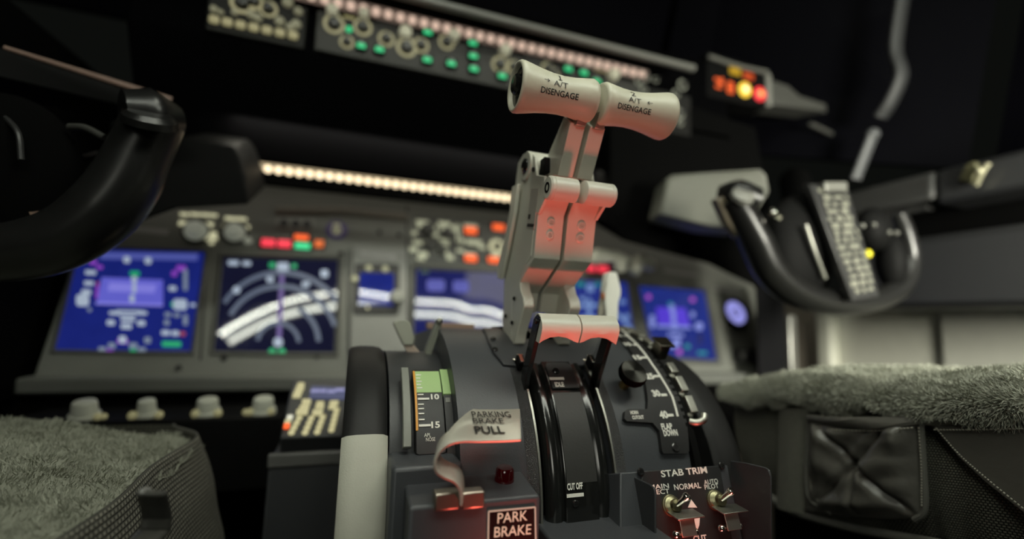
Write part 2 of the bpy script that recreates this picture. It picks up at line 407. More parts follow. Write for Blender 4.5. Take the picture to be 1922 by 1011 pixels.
for i in range(4):
    A, B = pin[i], pin[(i+1) % 4]; mb.obox((A+B)/2, (B-A)/2, (0, .0003, 0), (B-A).normalized().cross(Y)*d)
mb.build('border', mat('placard_border', (.18, .15, .12), .6, emit=(.5, .38, .28), es=.6), plc)
fy = lambda a, b: at(a, b, y=yF-.0008)
mb = MB(); mb.textpx('PARK', (934, 972), (990, 966), 19, fy, .004); mb.textpx('BRAKE', (928, 998), (997, 992), 19, fy, .004)
mb.build('lettering', mat('placard_lettering', (.22, .19, .15), .6, emit=(.6, .44, .30), es=.75), plc)
# lever: sheet steel strip bent from the text plate down to its hinge
L = thing('parking_brake_lever', 'bent bright sheet-metal lever reading PARKING BRAKE PULL above the brake box', 'brake lever', (-.09, .285, .50))
yE = .279
vec = at(910, 768, y=.308)-at(905, 827, y=yE)
edge = [(978, 826), (940, 828), (900, 829), (868, 829), (842, 835), (824, 850), (816, 868), (819, 886), (834, 897), (852, 905), (862, 918), (865, 938), (865, 950)]
pts = smooth_path([at(a, b, y=yE) for a, b in edge], 5)
rows = [[], []]; N = len(pts)
for i, p in enumerate(pts):
    f = i/(N-1)
    k = 1 if f < .22 else max(.42, 1-(f-.22)*4.5) if f < .6 else .42
    rows[0].append(p); rows[1].append(p+vec*k)
mid = [(a+b)/2 for a, b in zip(*rows)]
mb = MB(); mb.sheet([rows[0], mid, rows[1]]); mb.build('strip', M_steel, L, solid=.0018, bevel=.0003)
n_ = (at(940, 828, y=yE)-at(868, 829, y=yE)).normalized().cross(vec.normalized())
if n_.z < 0: n_ = -n_
pc = at(905, 827, y=yE)+n_*.0010
fpl = lambda a, b: atpl(a, b, pc, n_)
mb = MB(); mb.textpx('PARKING', (886, 778), (958, 778), 11, fpl, .0, .0004); mb.textpx('BRAKE', (888, 790), (945, 790), 10, fpl, .0, .0004); mb.textpx('PULL', (891, 807), (946, 807), 14, fpl, .02, .0004)
mb.build('lettering', M_ink, L)
for a, b, c, d in ((816, 925, 861, 954), (867, 923, 908, 951)):
    p0, p1 = at(a, b, y=yF-.002), at(c, d, y=yF-.002)
    mb = MB(); mb.box((p0.x, yF-.0035, p1.z), (p1.x, yF+.006, p0.z)); mb.build('hinge_block', mat('nickel', (.50, .45, .38), .35, 1., bump=.03), L, bevel=.001)
lp = at(946, 906, y=.309); 
W = thing('parking_brake_lamp', 'unlit dark red glass warning lamp on top of the brake box', 'lamp', lp)
ax = Vector((0, -.12, 1)).normalized()
mb = MB(); mb.lathe(lp, ax, [(0, .0078), (.0014, .0078), (.0014, .0064)], 32); mb.build('base_ring', mat('ring_metal', (.12, .11, .07), .3, 1.), W)
mb = MB(); mb.lathe(lp, ax, [(.0012, .0068), (.0095, .0060), (.0108, .0050), (.0110, .001)], 32); mb.build('lens', mat('dark_red_glass', (.025, .001, .002), .08, spec=.6, coat=.4, emit=(.5, .0, .01), es=.012), W)
# ------------------------------------------------------------------ start levers
def start_lever(sx, label):
    r = thing('start_lever', label, 'start lever', (sx*.03, .345, .57), 'engine start levers')
    y0 = .322; pp = lambda a, b: at(a, b, x=-.030)
    # handle cross-section in the YZ plane, traced on its left end
    sec = [Vector((0, y, z)) for y, z in ((.3155, .6165), (.3162, .6205), (.3195, .6250), (.3240, .6275), (.3280, .6272), (.3310, .6240), (.3310, .6160), (.3275, .6075), (.3205, .6060), (.3165, .6130))]
    mb = MB(); xs = [.0006, .004, .010, .017, .024, .030, .0325]
    lo = [0, .001, .0036, .0046, .0036, .001, -.0008]
    rows = []
    for x, l in zip(xs, lo):
        rows.append([Vector((sx*x, p.y, p.z+(l if p.z < .61 else 0))) for p in sec]+[Vector((sx*x, sec[0].y, sec[0].z))])
    mb.sheet(rows); mb.face([mb.bm.verts.new(p) for p in rows[0][:-1]]); mb.face([mb.bm.verts.new(p) for p in rows[-1][:-1]])
    hd = mb.build('handle', M_white, r, ang=28, merge=.00001)
    xa = sx*.0315
    mb = MB(); mb.prism([(xa-.0019, y, z) for y, z in ((.3185, .6235), (.3240, .6266), (.3310, .6235), (.3530, .5840), (.3600, .5560), (.3520, .5560), (.3420, .5800))], (.0038, 0, 0))
    mb.build('arm', M_gloss, r, bevel=.0006)
    p = Vector((xa-.0021*1, .3255, .6215)); screw(r, p, (-1, 0, 0), .0022)
    d = drum(sx*.0325, dr(993, 690)[1], .003)
    nrm = (d-Vector((d.x, DY, DZ))).normalized(); tg = X.cross(nrm)
    mb = MB(); mb.obox(d+nrm*.003, X*.0028, tg*.0048, nrm*.0042); mb.build('latch', M_black, r, bevel=.0006)
    mb = MB(); mb.obox(d+nrm*.0068, X*.0016, tg*.0040, nrm*.0010); mb.obox(d-tg*.005+nrm*.004, X*.0030, tg*.0008, nrm*.0030)
    mb.cyl(d-X*.0045-tg*.0062, d+X*.0045-tg*.0062, .0013); mb.build('latch_pin', M_chrome, r, bevel=.0003)
    return r
start_lever(-1, 'left cut-off start lever with cream grip and black arm left of the IDLE plate')
start_lever(1, 'right cut-off start lever with cream grip on the side of the flap scale')
# ------------------------------------------------------------------ thrust levers
def yz(a, b, x=-.028): p = at(a, b, x=x); return (p.y, p.z)
up_body = [yz(*q) for q in ((1020, 372), (1011, 400), (1003, 484), (1000, 492))]
crease = yz(1003, 486)
low_mid = [yz(*q) for q in ((980, 524), (967, 548), (962, 585))]
back = [yz(*q) for q in ((952, 580), (948, 520), (955, 440), (965, 370), (973, 330), (1000, 332))]
foot = [yz(*q) for q in ((997, 493), (983, 514), (977, 530), (979, 546), (984, 560), (985, 574), (981, 590), (972, 622), (968, 645), (946, 655), (944, 600), (950, 530), (975, 495))]
arm_q = [yz(*q, x=-.015) for q in ((1074, 230), (1050, 330), (1026, 330), (1028, 300), (1062, 218))]
rolc = yz(1030, 352, -.029); knc = yz(990, 312, -.029)
def thrust_lever(sx, label, num):
    r = thing('thrust_lever', label, 'thrust lever', (sx*.015, .39, .60), 'pair of thrust levers')
    E = lambda x, pts: [(sx*x, y, z) for y, z in pts]
    mb = MB(); mb.prism(E(.0022, up_body[:3]+low_mid+back), (sx*.0262, 0, 0)); body = mb.build('lever_body', M_white, r, bevel=.0007)
    mb = MB(); mb.prism(E(.0280, [yz(*q) for q in ((1008, 392), (1006, 404), (998, 480), (976, 520), (964, 548), (962, 585), (962, 640), (948, 655), (946, 600), (948, 520), (955, 440), (965, 372))]), (sx*.0010, 0, 0))
    sp = mb.build('side_plate', M_white, r, bevel=.0004)
    mb = MB(); mb.prism(E(.0180, foot), (sx*.0108, 0, 0)); mb.build('lever_foot', M_white, r, bevel=.0012, seg=3)
    c = Vector((sx*.0035, *rolc)); mb = MB()
    mb.lathe(c, X*sx, [(0, .0078), (.0008, .0093), (.0225, .0093), (.0228, .0090), (.0232, .0093), (.0255, .0093), (.0268, .0082)], 36); rl = mb.build('roller', M_white, r)
    ce = Vector((sx*.0303, *rolc)); mb = MB(); mb.lathe(ce-X*sx*.0004, X*sx, [(0, .0042), (.0009, .0042), (.0009, .0028), (.0003, .0024)], 24); mb.build('roller_bolt', M_black, rl)
    c = Vector((sx*.0060, *knc)); mb = MB()
    mb.lathe(c, X*sx, [(0, .0128), (.0212, .0128), (.0216, .0124), (.0220, .0128), (.0240, .0128), (.0250, .0120)], 36); kn = mb.build('reverse_pivot', M_white, r)
    mb = MB(); mb.lathe(Vector((sx*.0305, *knc)), X*sx, [(0, .0068), (.0016, .0066), (.0030, .004), (.0030, .001)], 24); mb.build('pivot_bolt', M_gloss, kn)
    # front arm of the pivot joining the side plate, dark gap block
    a0 = Vector((0, *knc)); a1 = Vector((0, *rolc))
    pp = [yz(*q) for q in ((966, 380), (971, 330), (974, 306), (984, 289), (997, 284), (1006, 294), (1009, 328), (1024, 330), (1026, 372), (1012, 402))]
    mb = MB(); mb.prism(E(.0262, pp), (sx*.0029, 0, 0)); mb.build('pivot_plate', M_white, r, bevel=.0008)
    mb = MB(); mb.obox((sx*.0185, knc[0]-.016, knc[1]-.004), X*.0030, (0, .006, 0), (0, 0, .0065)); mb.build('stop_block', M_black, r, bevel=.0006)
    mb = MB(); mb.prism(E(.0022, arm_q), (sx*.0130, 0, 0)); mb.build('upper_arm', M_white, r, bevel=.0006)
    q = [yz(*t, x=-.018) for t in ((1080, 200), (1071, 232), (1060, 236), (1066, 205))]
    mb = MB(); mb.prism(E(.004, q), (sx*.008, 0, 0)); mb.build('handle_neck', M_alu, r, bevel=.0004)
    # reverse lever: slim plate that tapers to a point at its lower end
    rv = [yz(*t, x=-.034) for t in ((972, 345), (966, 395), (952, 470), (940, 524), (934, 522), (933, 505), (946, 455), (957, 395), (962, 350))]
    mb = MB(); mb.prism(E(.0310, rv), (sx*.0035, 0, 0)); mb.build('reverse_lever', M_white, r, bevel=.0008)
    # data plaque on the outer face
    if sx < 0:
        f = lambda a, b: at(a, b, x=-.0293)
        mb = MB(); mb.prism([f(997, 354), (f(1011, 353)), f(1002, 430), f(988, 428)], (.0006, 0, 0)); dp = mb.build('data_plaque', mat('plaque_grey', (.50, .47, .41), .5), r)
        mb = MB()
        for u in (0, .35): mb.prism([f(990.5+u, 419-u), f(1002.5-u, 420), f(1001.5, 426), f(989, 425)], (-.0003, 0, 0)); break
        mb.prism([f(992, 402), f(996, 402), f(995, 411), f(991, 411)], (-.0002, 0, 0)); mb.build('plaque_print', M_ink, dp)
        p = f(1002, 318); screw(r, p, (-1, 0, 0), .0022)
        for a, b in ((966, 560), (962, 605), (950, 593)): screw(r, f(a, b), (-1, 0, 0), .0018, M_black)
    fn = Vector((0, -(up_body[1][1]-up_body[2][1]), up_body[1][0]-up_body[2][0])).normalized()
    if fn.y > 0: fn = -fn
    for t in (.18, .46):
        b = Vector((sx*.0150, up_body[1][0]+(up_body[2][0]-up_body[1][0])*t, up_body[1][1]+(up_body[2][1]-up_body[1][1])*t))
        screw(r, b, fn, .0040, M_white)
    # spool-shaped grip
    hp = [(.0030, .0135), (.0035, .0152), (.0060, .0162), (.0120, .0153), (.0200, .0142), (.0290, .0137), (.0380, .0142), (.0470, .0155), (.0550, .0172), (.0605, .0183), (.0630, .0184), (.0645, .0176), (.0650, .0164), (.0640, .0150), (.0610, .0142)]
    hy, hz = .300, .7885
    o = Vector((0, hy, hz)); mb = MB(); mb.lathe(o, X*sx, hp, 64); hd = mb.build('grip', M_handle, r, ang=60)
    mb = MB(); mb.lathe(o, X*sx, [(.0600, .0141), (.0618, .0141), (.0618, .001)], 40); mb.build('button_well', M_gloss, hd)
    mb = MB(); mb.lathe(o+Vector((0, -.001, .001)), X*sx, [(.0612, .0075), (.0650, .0075), (.0664, .006), (.0667, .001)], 28); bt = mb.build('disengage_button', M_gloss, hd)
    for k in range(3):
        q = R_(20+120*k); mb = MB(); cc = o+Vector((sx*.0616, .0108*math.cos(q), .0108*math.sin(q))); mb.lathe(cc, X*sx, [(0, .0017), (.001, .0017), (.0014, .001)], 14); mb.build('button_screw', M_screw, hd)
    def rad(x):
        x = abs(x)
        for (a, ra), (b, rb) in zip(hp[1:11], hp[2:12]):
            if a <= x <= b: return ra+(rb-ra)*(x-a)/(b-a)
        return .015
    def wr(mb, body, cx, ang, w_, h_, bold=0.):
        V, Fc = text2d(body, bold); vv = []
        for a, b in V:
            x = cx+a*w_; R0 = rad(x)+.00035; q = R_(ang)+b*h_/R0
            vv.append(mb.bm.verts.new((x, hy-R0*math.cos(q), hz+R0*math.sin(q))))
        for f in Fc: mb.face([vv[i] for i in f])
    def arrow(mb, x0, x1, ang):
        n = 5; d = 1 if x1 > x0 else -1
        def pt(x, t): R0 = rad(x)+.00035; q = R_(ang)+t/R0; return (x, hy-R0*math.cos(q), hz+R0*math.sin(q))
        for A in ([(x0, -.0002), (x1, -.0002), (x1, .0002), (x0, .0002)], [(x1, 0), (x1-d*.0015, .0013), (x1-d*.0020, .0010), (x1-d*.0006, 0)], [(x1, 0), (x1-d*.0015, -.0013), (x1-d*.0020, -.0010), (x1-d*.0006, 0)]):
            mb.face([mb.bm.verts.new(pt(*t)) for t in A])
    mb = MB()
    if sx < 0:
        def bar(x0, x1, a0, a1):
            vv = []
            for x, a in ((x0, a0), (x1, a0), (x1, a1), (x0, a1)): R0 = rad(x)+.00035; q = R_(a); vv.append(mb.bm.verts.new((x, hy-R0*math.cos(q), hz+R0*math.sin(q))))
            mb.face(vv)
        bar(-.0368, -.0336, 15.2, 17.2); bar(-.0366, -.0351, 31.5, 33.4)
        wr(mb, 'DISENGAGE', -.0355, -24, .0300, .0043, .012); wr(mb, 'A/T', -.0350, 2, .0115, .0042); wr(mb, '1', -.0352, 25, .0010, .0042); arrow(mb, -.0485, -.0440, 3)
    else:
        wr(mb, 'DISENGAGE', .0262, -24, .0290, .0043, .012); wr(mb, 'A/T', .0262, 2, .0112, .0042); wr(mb, '2', .0255, 25, .0040, .0042); arrow(mb, .0415, .0370, 2)
    mb.build('lettering', M_ink, hd)
    return r
def squeeze(r, fn, skip=('grip',)):
    for c in r.children:
        if c.name.split('.')[0] in skip: continue
        for o in [c]+list(c.children):
            for v in o.data.vertices: v.co.x = fn(v.co.x+r.location.x, c.name)-r.location.x
l1 = thrust_lever(-1, 'cream left thrust lever with grip lettered 1 and data plaque on its side', 1)
l2 = thrust_lever(1, 'cream right thrust lever with grip lettered 2 on the far side of the gap', 2)
squeeze(l1, lambda x, n: -.0022+(x+.0022) - (.0012 if 'arm' in n or 'neck' in n else .0030*(1-min(1, max(0, (-x-.0022)/.026)))))
squeeze(l2, lambda x, n: x-(.0014 if 'arm' in n or 'neck' in n else .0040))
# ------------------------------------------------------------------ flap scale, gate, lever and horn knob
RF = .004
fl = [(1142, 612), (1165, 632), (1183, 655), (1200, 684), (1211, 715), (1216, 750), (1215, 767), (1178, 767), (1173, 771), (1172, 785), (1177, 790), (1225, 793), (1238, 808), (1243, 846), (1246, 851), (1290, 851), (1294, 846), (1289, 790), (1275, 745), (1247, 697), (1222, 662), (1190, 632), (1160, 612)]
FS = thing('flap_scale', 'curved black flap scale plate with white numbers up to 40 reading FLAP DOWN', 'scale plate', (.09, .33, .52))
mb = MB(); mb.wrap(drp(fl, RF), -.001, RF); mb.build('plate', M_plate, FS, bevel=.0006)
mb = MB(); arc = [(1272, 781), (1262, 745), (1245, 715), (1225, 685), (1203, 655), (1180, 632), (1160, 617)]
A = [dr(a, b, RF) for a, b in arc]
for (a, b), (c, d) in zip(A, A[1:]):
    mb.wrap([(a-.0011, b), (a+.0009, b), (c+.0009, d), (c-.0011, d)], RF, RF+.0004)
for a, b in ((1258, 779), (1246, 741), (1232, 706), (1208, 671), (1193, 647), (1176, 630)):
    x, q = dr(a, b, RF); mb.wrap([(x-.003, q-.0011), (x+.003, q-.0009), (x+.003, q+.0011), (x-.003, q+.0011)], RF, RF+.0004)
for t, a, b, w_ in (('5', 1163, 630, .0040), ('10', 1178, 646, .0070), ('15', 1196, 671, .0072), ('25', 1219, 706, .0074), ('30', 1231, 738, .0072), ('40', 1245, 778, .0074)):
    x, q = dr(a, b, RF); mb.wraptext(t, x, q, w_*1.08, .0062, RF+.0004, .05, tilt=.03)
for t, a, b, w_, h_ in (('FLAP', 1251, 800, .0105, .0048), ('DOWN', 1258, 812, .0135, .0048), ('HORN', 1190, 774, .0072, .0029), ('CUTOUT', 1197, 783, .0108, .0029)):
    x, q = dr(a, b, RF); mb.wraptext(t, x, q, w_, h_, RF+.0004, .04)
mb.build('lettering', M_letter, FS)
p = drum(*dr(1268, 839, RF), RF); screw(FS, p, p-Vector((p.x, DY, DZ)), .0036)
FG = thing('flap_gate', 'row of bare metal detent blocks along the outer edge of the flap scale', 'detent gate', (.113, .35, .52))
mb = MB(); mb.wrap([(.1012, .004), (.1075, .004), (.1075, .215), (.1012, .215)], -.006, .004); mb.build('gate_plate', M_black, FG)
def gq(px, py, h=.006): p = at(px, py, x=.1095); return math.atan2(p.z-DZ, -(p.y-DY))*DR
for (a, b, c, d, nm) in ((1160, 612, 1180, 618, 0), (1184, 620, 1203, 632, 0), (1207, 634, 1222, 646, 0), (1250, 680, 1262, 703, 0), (1264, 708, 1280, 738, 0), (1280, 745, 1296, 778, 0)):
    q0, q1 = sorted((gq(a, b), gq(c, d))); mb = MB()
    mb.wrap([(.1085, q0+.0008), (.1160, q0+.0008), (.1160, q1-.0008), (.1085, q1-.0008)], -.004, .0075)
    bl = mb.build('detent_block', M_alu, FG, bevel=.0008)
    mb = MB(); x = .1075; mb.cyl(drum(x-.001, q0, .002), drum(x+.004, q0, .002), .0024); mb.build('detent_pin', M_alu, FG)
q = gq(1296, 792); mb = MB(); mb.tube([drum(.106, q, .004), drum(.110, q-.002, .007), drum(.115, q-.001, .010), drum(.118, q+.003, .0105)], .0030, flat=.9); mb.build('gate_hook', M_alu, FG)
q = gq(1232, 665); d = drum(.1115, q, .006); nn = (d-Vector((d.x, DY, DZ))).normalized(); tg = X.cross(nn)
mb = MB(); mb.obox(d+nn*.003, X*.0050, tg*.0065, nn*.0075); mb.obox(d+nn*.0112, X*.0085, tg*.0075, nn*.0010); mb.build('gate_stop', mat('bronze_metal', (.16, .15, .12), .3, 1.), FG, bevel=.0007)
FL = thing('flap_lever', 'tall white flap lever paddle on metal base behind the top of flap scale', 'flap lever', (.105, .45, .61))
yL = .447
o = [(1143, 513), (1146, 510), (1156, 510), (1159, 513), (1166, 542), (1166, 552), (1161, 568), (1160, 603), (1139, 603), (1136, 568), (1136, 548)]
mb = MB(); mb.prism([at(a, b, y=yL) for a, b in o], (0, .013, 0)); mb.build('paddle', mat('front_lit_cream', (.82, .82, .74), .4), FL, bevel=.0022, seg=3)  # same cream as the levers, lightened in colour for the front light
p0 = at(1150, 603, y=yL+.006); p1 = at(1145, 622, y=yL+.006)
mb = MB(); mb.cyl(p1-Z*.01, p0+Z*.004, .0042); mb.obox(p1+Z*.004, X*.009, Y*.006, Z*.003); mb.build('stem', M_chrome, FL, bevel=.0005)
mb = MB(); a = at(1128, 610, y=yL); mb.tube([a, at(1127, 585, y=yL+.004), at(1133, 548, y=yL+.008)], .0040, flat=.6); mb.ball(at(1126, 612, y=yL), .0045); mb.build('trigger', mat('dull_metal', (.25, .24, .20), .4, 1.), FL)
mb = MB(); mb.ball(at(1133, 556, y=yL+.004), (.003, .003, .0045)); mb.build('trigger_lamp', mat('orange_tip', (.5, .14, .04), .5), FL)
x, q = dr(1170, 724); b0 = drum(x, q, 0); nn = (b0-Vector((b0.x, DY, DZ))).normalized()
HK = thing('horn_cutout_knob', 'round black knob on short brass stem beside the flap scale', 'knob', b0)
hx = .021
tip = at(1196, 699, x=b0.x+.0025); ax = (tip-b0); 
ax = (nn*.8+ax.normalized()*.2).normalized()
mb = MB(); mb.cyl(b0, b0+ax*.012, .0042); mb.build('stem', mat('brass', (.42, .30, .12), .3, 1.), HK)
mb = MB(); mb.lathe(b0+ax*.008, ax, [(0, .0055), (.003, .0072), (.005, .0105), (.0075, .0118), (.0115, .0118), (.0128, .0110)], 48); mb.build('knob_body', M_matt, HK)
mb = MB(); mb.lathe(b0+ax*.0206, ax, [(0, .0112), (.0006, .0108), (.0007, .0002)], 48); mb.build('knob_face', mat('turned_black_metal', (.07, .07, .062), .32, .9, aniso=.9), HK)
# ------------------------------------------------------------------ stabiliser trim panel
S0 = at(1200, 884, y=.304); S1 = at(1358, 874, y=.304)
sn = Vector((0, -.94, .34)).normalized(); su = Vector((0, .34, .94)).normalized()
fp = lambda a, b, h=0.: atpl(a, b, S0+sn*h, sn)
SP = thing('stab_trim_panel', 'black STAB TRIM switch panel with two toggle switches between upright guards', 'switch panel', (.10, .31, .42))
mb = MB(); c = [fp(1166, 886), fp(1368, 872), fp(1410, 1075), fp(1166, 1075)]; mb.prism([p-sn*.0015 for p in c], -sn*.03); mb.build('body', M_grey, SP, bevel=.001)
mb = MB(); mb.prism([fp(*q) for q in ((1204, 884), (1352, 874), (1385, 1075), (1210, 1075))], -sn*.0014); mb.build('face_plate', M_plate, SP, bevel=.0005)
gt = su.cross(X)
gx = S0.x-.0045
f = lambda a, b: at(a, b, x=gx)
mb = MB(); mb.prism([f(1166, 886), f(1190, 895), f(1218, 908), f(1226, 914), f(1229, 924), f(1229, 1080), f(1166, 1080)], (.0016, 0, 0)); mb.build('guard_plate', M_grey2, SP, bevel=.0007)
gx2 = S1.x+.0035; f2 = lambda a, b: at(a, b, x=gx2)
mb = MB(); mb.prism([f2(1370, 864), f2(1400, 868), f2(1434, 876), f2(1443, 882), f2(1446, 892), f2(1447, 1080), f2(1380, 1080)], (.0016, 0, 0)); mb.build('guard_plate', M_grey2, SP, bevel=.0007)
mb = MB(); pf = lambda a, b: fp(a, b)
for t, A, B, h_, bo in (('STAB TRIM', (1241, 889), (1327, 881), 13, .022), ('MAIN', (1218, 914), (1255, 911), 9, .01), ('ELECT', (1218, 921+3), (1256, 918+3), 9, .01), ('NORMAL', (1265, 914), (1315, 910), 11, .01), ('AUTO', (1321, 905), (1347, 902), 9, .01), ('PILOT', (1322, 914), (1348, 911), 9, .01), ('CUT', (1301, 1011), (1326, 1008), 12, .03)):
    mb.textpx(t, A, B, h_, pf, bo)
for o_ in ((1293, 938),):
    a = fp(*o_); mb.prism([fp(1297, 937), fp(1308, 952), fp(1291, 952)], sn*.0004); mb.prism([fp(1303, 972), fp(1313, 970), fp(1312, 985), fp(1307, 998), fp(1303, 985)], sn*.0004)
mb.build('lettering', M_letter, SP)
for a, b in ((1202, 885), (1354, 873)): screw(SP, fp(a, b), sn, .0028)
def toggle(a, b, dx):
    p = fp(a, b); mb = MB(); mb.lathe(p, sn, [(0, .0072), (.0015, .0072), (.0018, .0064)]+[(.0020+.0004*k, .0060 if k % 2 else .0054) for k in range(9)]+[(.0058, .0042), (.0085, .0040)], 36)
    sw = mb.build('switch_collar', mat('collar_metal', (.30, .28, .17), .38, 1., bump=.1), SP)
    t0 = p+sn*.0070; t1 = fp(a+34, b-19, .017)
    mb = MB(); d = (t1-t0); L_ = d.length; mb.lathe(t0, d, [(0, .0016), (L_*.6, .0021), (L_*.85, .0029), (L_*.95, .0028), (L_, .0018)], 24); mb.build('toggle', M_chrome, sw)
    g = fp(a+27, b+17, .010); 
    mb = MB(); mb.obox(g+X*.001, X*.0112, sn*.0058-su*.0024, (sn*.0024+su*.0058).normalized()*.0005); mb.obox(g+sn*.0008-su*.0075, X*.0062, su*.0060, sn*.0005); gd = mb.build('switch_guard', M_alu, sw, bevel=.0003)
    mb = MB()
    h_ = g-su*.0115-sn*.002; mb.cyl(h_-X*.0085, h_+X*.0075, .0019); mb.ball(h_-X*.0088, .0027); mb.ball(h_+X*.0078, .0022); mb.build('guard_hinge', M_chrome, gd)
toggle(1258, 948, 1); toggle(1341, 938, 1)
# ------------------------------------------------------------------ speed brake lever and detent lever left of the dome
SB = thing('speed_brake_lever', 'pale grey paddle lever leaning left above the green trim band', 'lever', at(785, 690, y=.44))
yS = .44
mb = MB(); mb.prism([at(a, b, y=yS) for a, b in ((738, 606), (742, 602), (765, 601), (770, 605), (779, 634), (776, 648), (757, 648))], (0, .010, 0)); mb.build('paddle', mat('pale_grey_plastic', (.42, .43, .36), .45), SB, bevel=.002, seg=3)
mb = MB(); mb.prism([at(a, b, y=yS+.002) for a, b in ((757, 646), (776, 646), (795, 668), (792, 705), (782, 705), (768, 668))], (0, .006, 0)); mb.build('shank', mat('pinkish_shank', (.5, .40, .33), .5), SB, bevel=.001)
SL = thing('speed_brake_guard', 'grey-green upright lever beside the pale paddle against the black dome edge', 'lever', at(815, 690, y=.425))
mb = MB(); mb.prism([at(a, b, y=.43) for a, b in ((822, 598), (829, 600), (829, 612), (812, 660), (806, 690), (797, 690), (800, 655))], (0, .012, 0)); mb.build('arm', mat('greygreen_metal', (.22, .23, .19), .4), SL, bevel=.001)
mb = MB(); mb.ball(at(825, 602, y=.43), .0032); mb.build('tip', M_alu, SL)
# ------------------------------------------------------------------ main instrument panel
PNv = Vector((0, -.949, .316)).normalized(); PUv = Vector((0, .316, .949)).normalized(); P0 = Vector((0, .82, .54))
def pn(px, py, h=0.): return atpl(px, py, P0+PNv*h, PNv)
def quad(mb, pts, h0, h1):
    mb.prism([pn(a, b, h0) for a, b in pts], PNv*(h1-h0)); return mb
def rrect(pts, k=.12):        # cut the corners of a pixel quad
    out = []
    n = len(pts)
    for i in range(n):
        p = Vector((*pts[i], 0)); a = Vector((*pts[i-1], 0)); b = Vector((*pts[(i+1) % n], 0))
        d = min((a-p).length, (b-p).length)*k
        for q in (p+(a-p).normalized()*d, p+(a-p).normalized()*d*.3+(b-p).normalized()*d*.3, p+(b-p).normalized()*d): out.append((q.x, q.y))
    return out
M_pblack = mat('panel_recess_black', (.012, .012, .012), .6)
M_pale = glow('lit_pale_legend', (.62, .60, .38), .85)
M_key = glow('lit_key_legend', (.60, .55, .30), .8)
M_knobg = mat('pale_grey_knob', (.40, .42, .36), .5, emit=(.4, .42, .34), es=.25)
M_lab = mat('pale_label', (.30, .30, .29), .6)
G_red = glow('red_light', (1, .055, .09), 1.0); G_org = glow('orange_light', (1, .13, .025), 1.1); G_grn = glow('green_light', (.02, .60, .22), .9)
IP = thing('instrument_panel', 'wide dark grey instrument panel below the glareshield holding the blue screens', 'instrument panel', (0, .83, .52))
zt = .905; pb = lambda z: Vector((0, .82+(z-.54)*.316/.949, z))
mb = MB(); lo, hi = pb(.524), pb(zt)
mb.prism([(-.566, lo.y, lo.z), (.70, lo.y, lo.z), (.765, lo.y+.03, lo.z+.09), (.765, hi.y, hi.z), (-.566, hi.y, hi.z)], -PNv*.03); mb.build('panel_face', M_panel, IP, bevel=.002)
mb = MB(); mb.tube([pn(519, 396, .002), pn(640, 396, .002), pn(765, 408, .002)], .0085, smooth=0); mb.build('ridge_bar', mat('bronzed_grey', (.16, .145, .12), .35), IP)
for a, b in (((763, 385), (768, 690)), ((652, 470), (655, 690)), ((388, 470), (376, 676))):
    p, q = pn(*a), pn(*b); mb = MB(); mb.obox((p+q)/2, (q-p)/2, X*.0015, PNv*.0008); mb.build('seam', M_pblack, IP)
for a, b in ((712, 436), (749, 441), (640, 476), (335, 690), (595, 668), (420, 672), (1115, 680)): MB().cyl(pn(a, b), pn(a, b, .002), .0045, n=16).build('panel_screw', M_pblack, IP)
for (a, b, c, d, wd) in ((222, 427, 316, 436, .005), (676, 474, 742, 482, .005), (1247, 508, 1308, 517, .005), (1340, 541, 1392, 548, .004)):
    p, q = pn(a, b), pn(c, d); mb = MB(); mb.obox((p+q)/2, (q-p)/2, PUv*wd, PNv*.0008); mb.build('label_strip', M_lab, IP)
def blob(name, px, py, r, mt, h=.004, par=None):
    mb = MB(); mb.lathe(pn(px, py), PNv, [(0, r), (h*.7, r), (h, r*.7)], 20); return mb.build(name, mt, par or IP)
def dashes(name, items, mt, h=.0014, par=None, fn=None):
    mb = MB(); fn = fn or pn
    for (a, b, w_, h_) in items: p = fn(a, b, h); s = p-CAM; k = s.dot(FW)/FPX; mb.obox(p, X*w_*k*.44, PUv*h_*k*.42, PNv*.0004)
    return mb.build(name, mt, par or IP)
# left selector pair
for (kx, ky, r, names) in ((368, 434, .017, 0), (441, 437, .016, 0)):
    mb = MB(); mb.lathe(pn(kx, ky), PNv, [(0, .021), (.003, .021), (.0034, .018)], 28); sk = mb.build('knob_base', M_pblack, IP)
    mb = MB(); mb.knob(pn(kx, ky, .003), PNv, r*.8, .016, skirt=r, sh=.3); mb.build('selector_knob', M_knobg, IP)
for a, b, w_, h_ in ((346, 402, 16, 7), (366, 402, 18, 7), (386, 403, 18, 7), (402, 404, 12, 7), (346, 419, 20, 10), (392, 421, 16, 11), (398, 440, 16, 14), (402, 447, 12, 8), (386, 446, 14, 9), (397, 455, 9, 8), (433, 410, 22, 8), (454, 411, 18, 8), (424, 426, 13, 10), (462, 426, 13, 10)):
    dashes('lit_legend', [(a, b, w_, h_)], M_pale)
blob('small_stud', 465, 452, .0065, M_knobg)
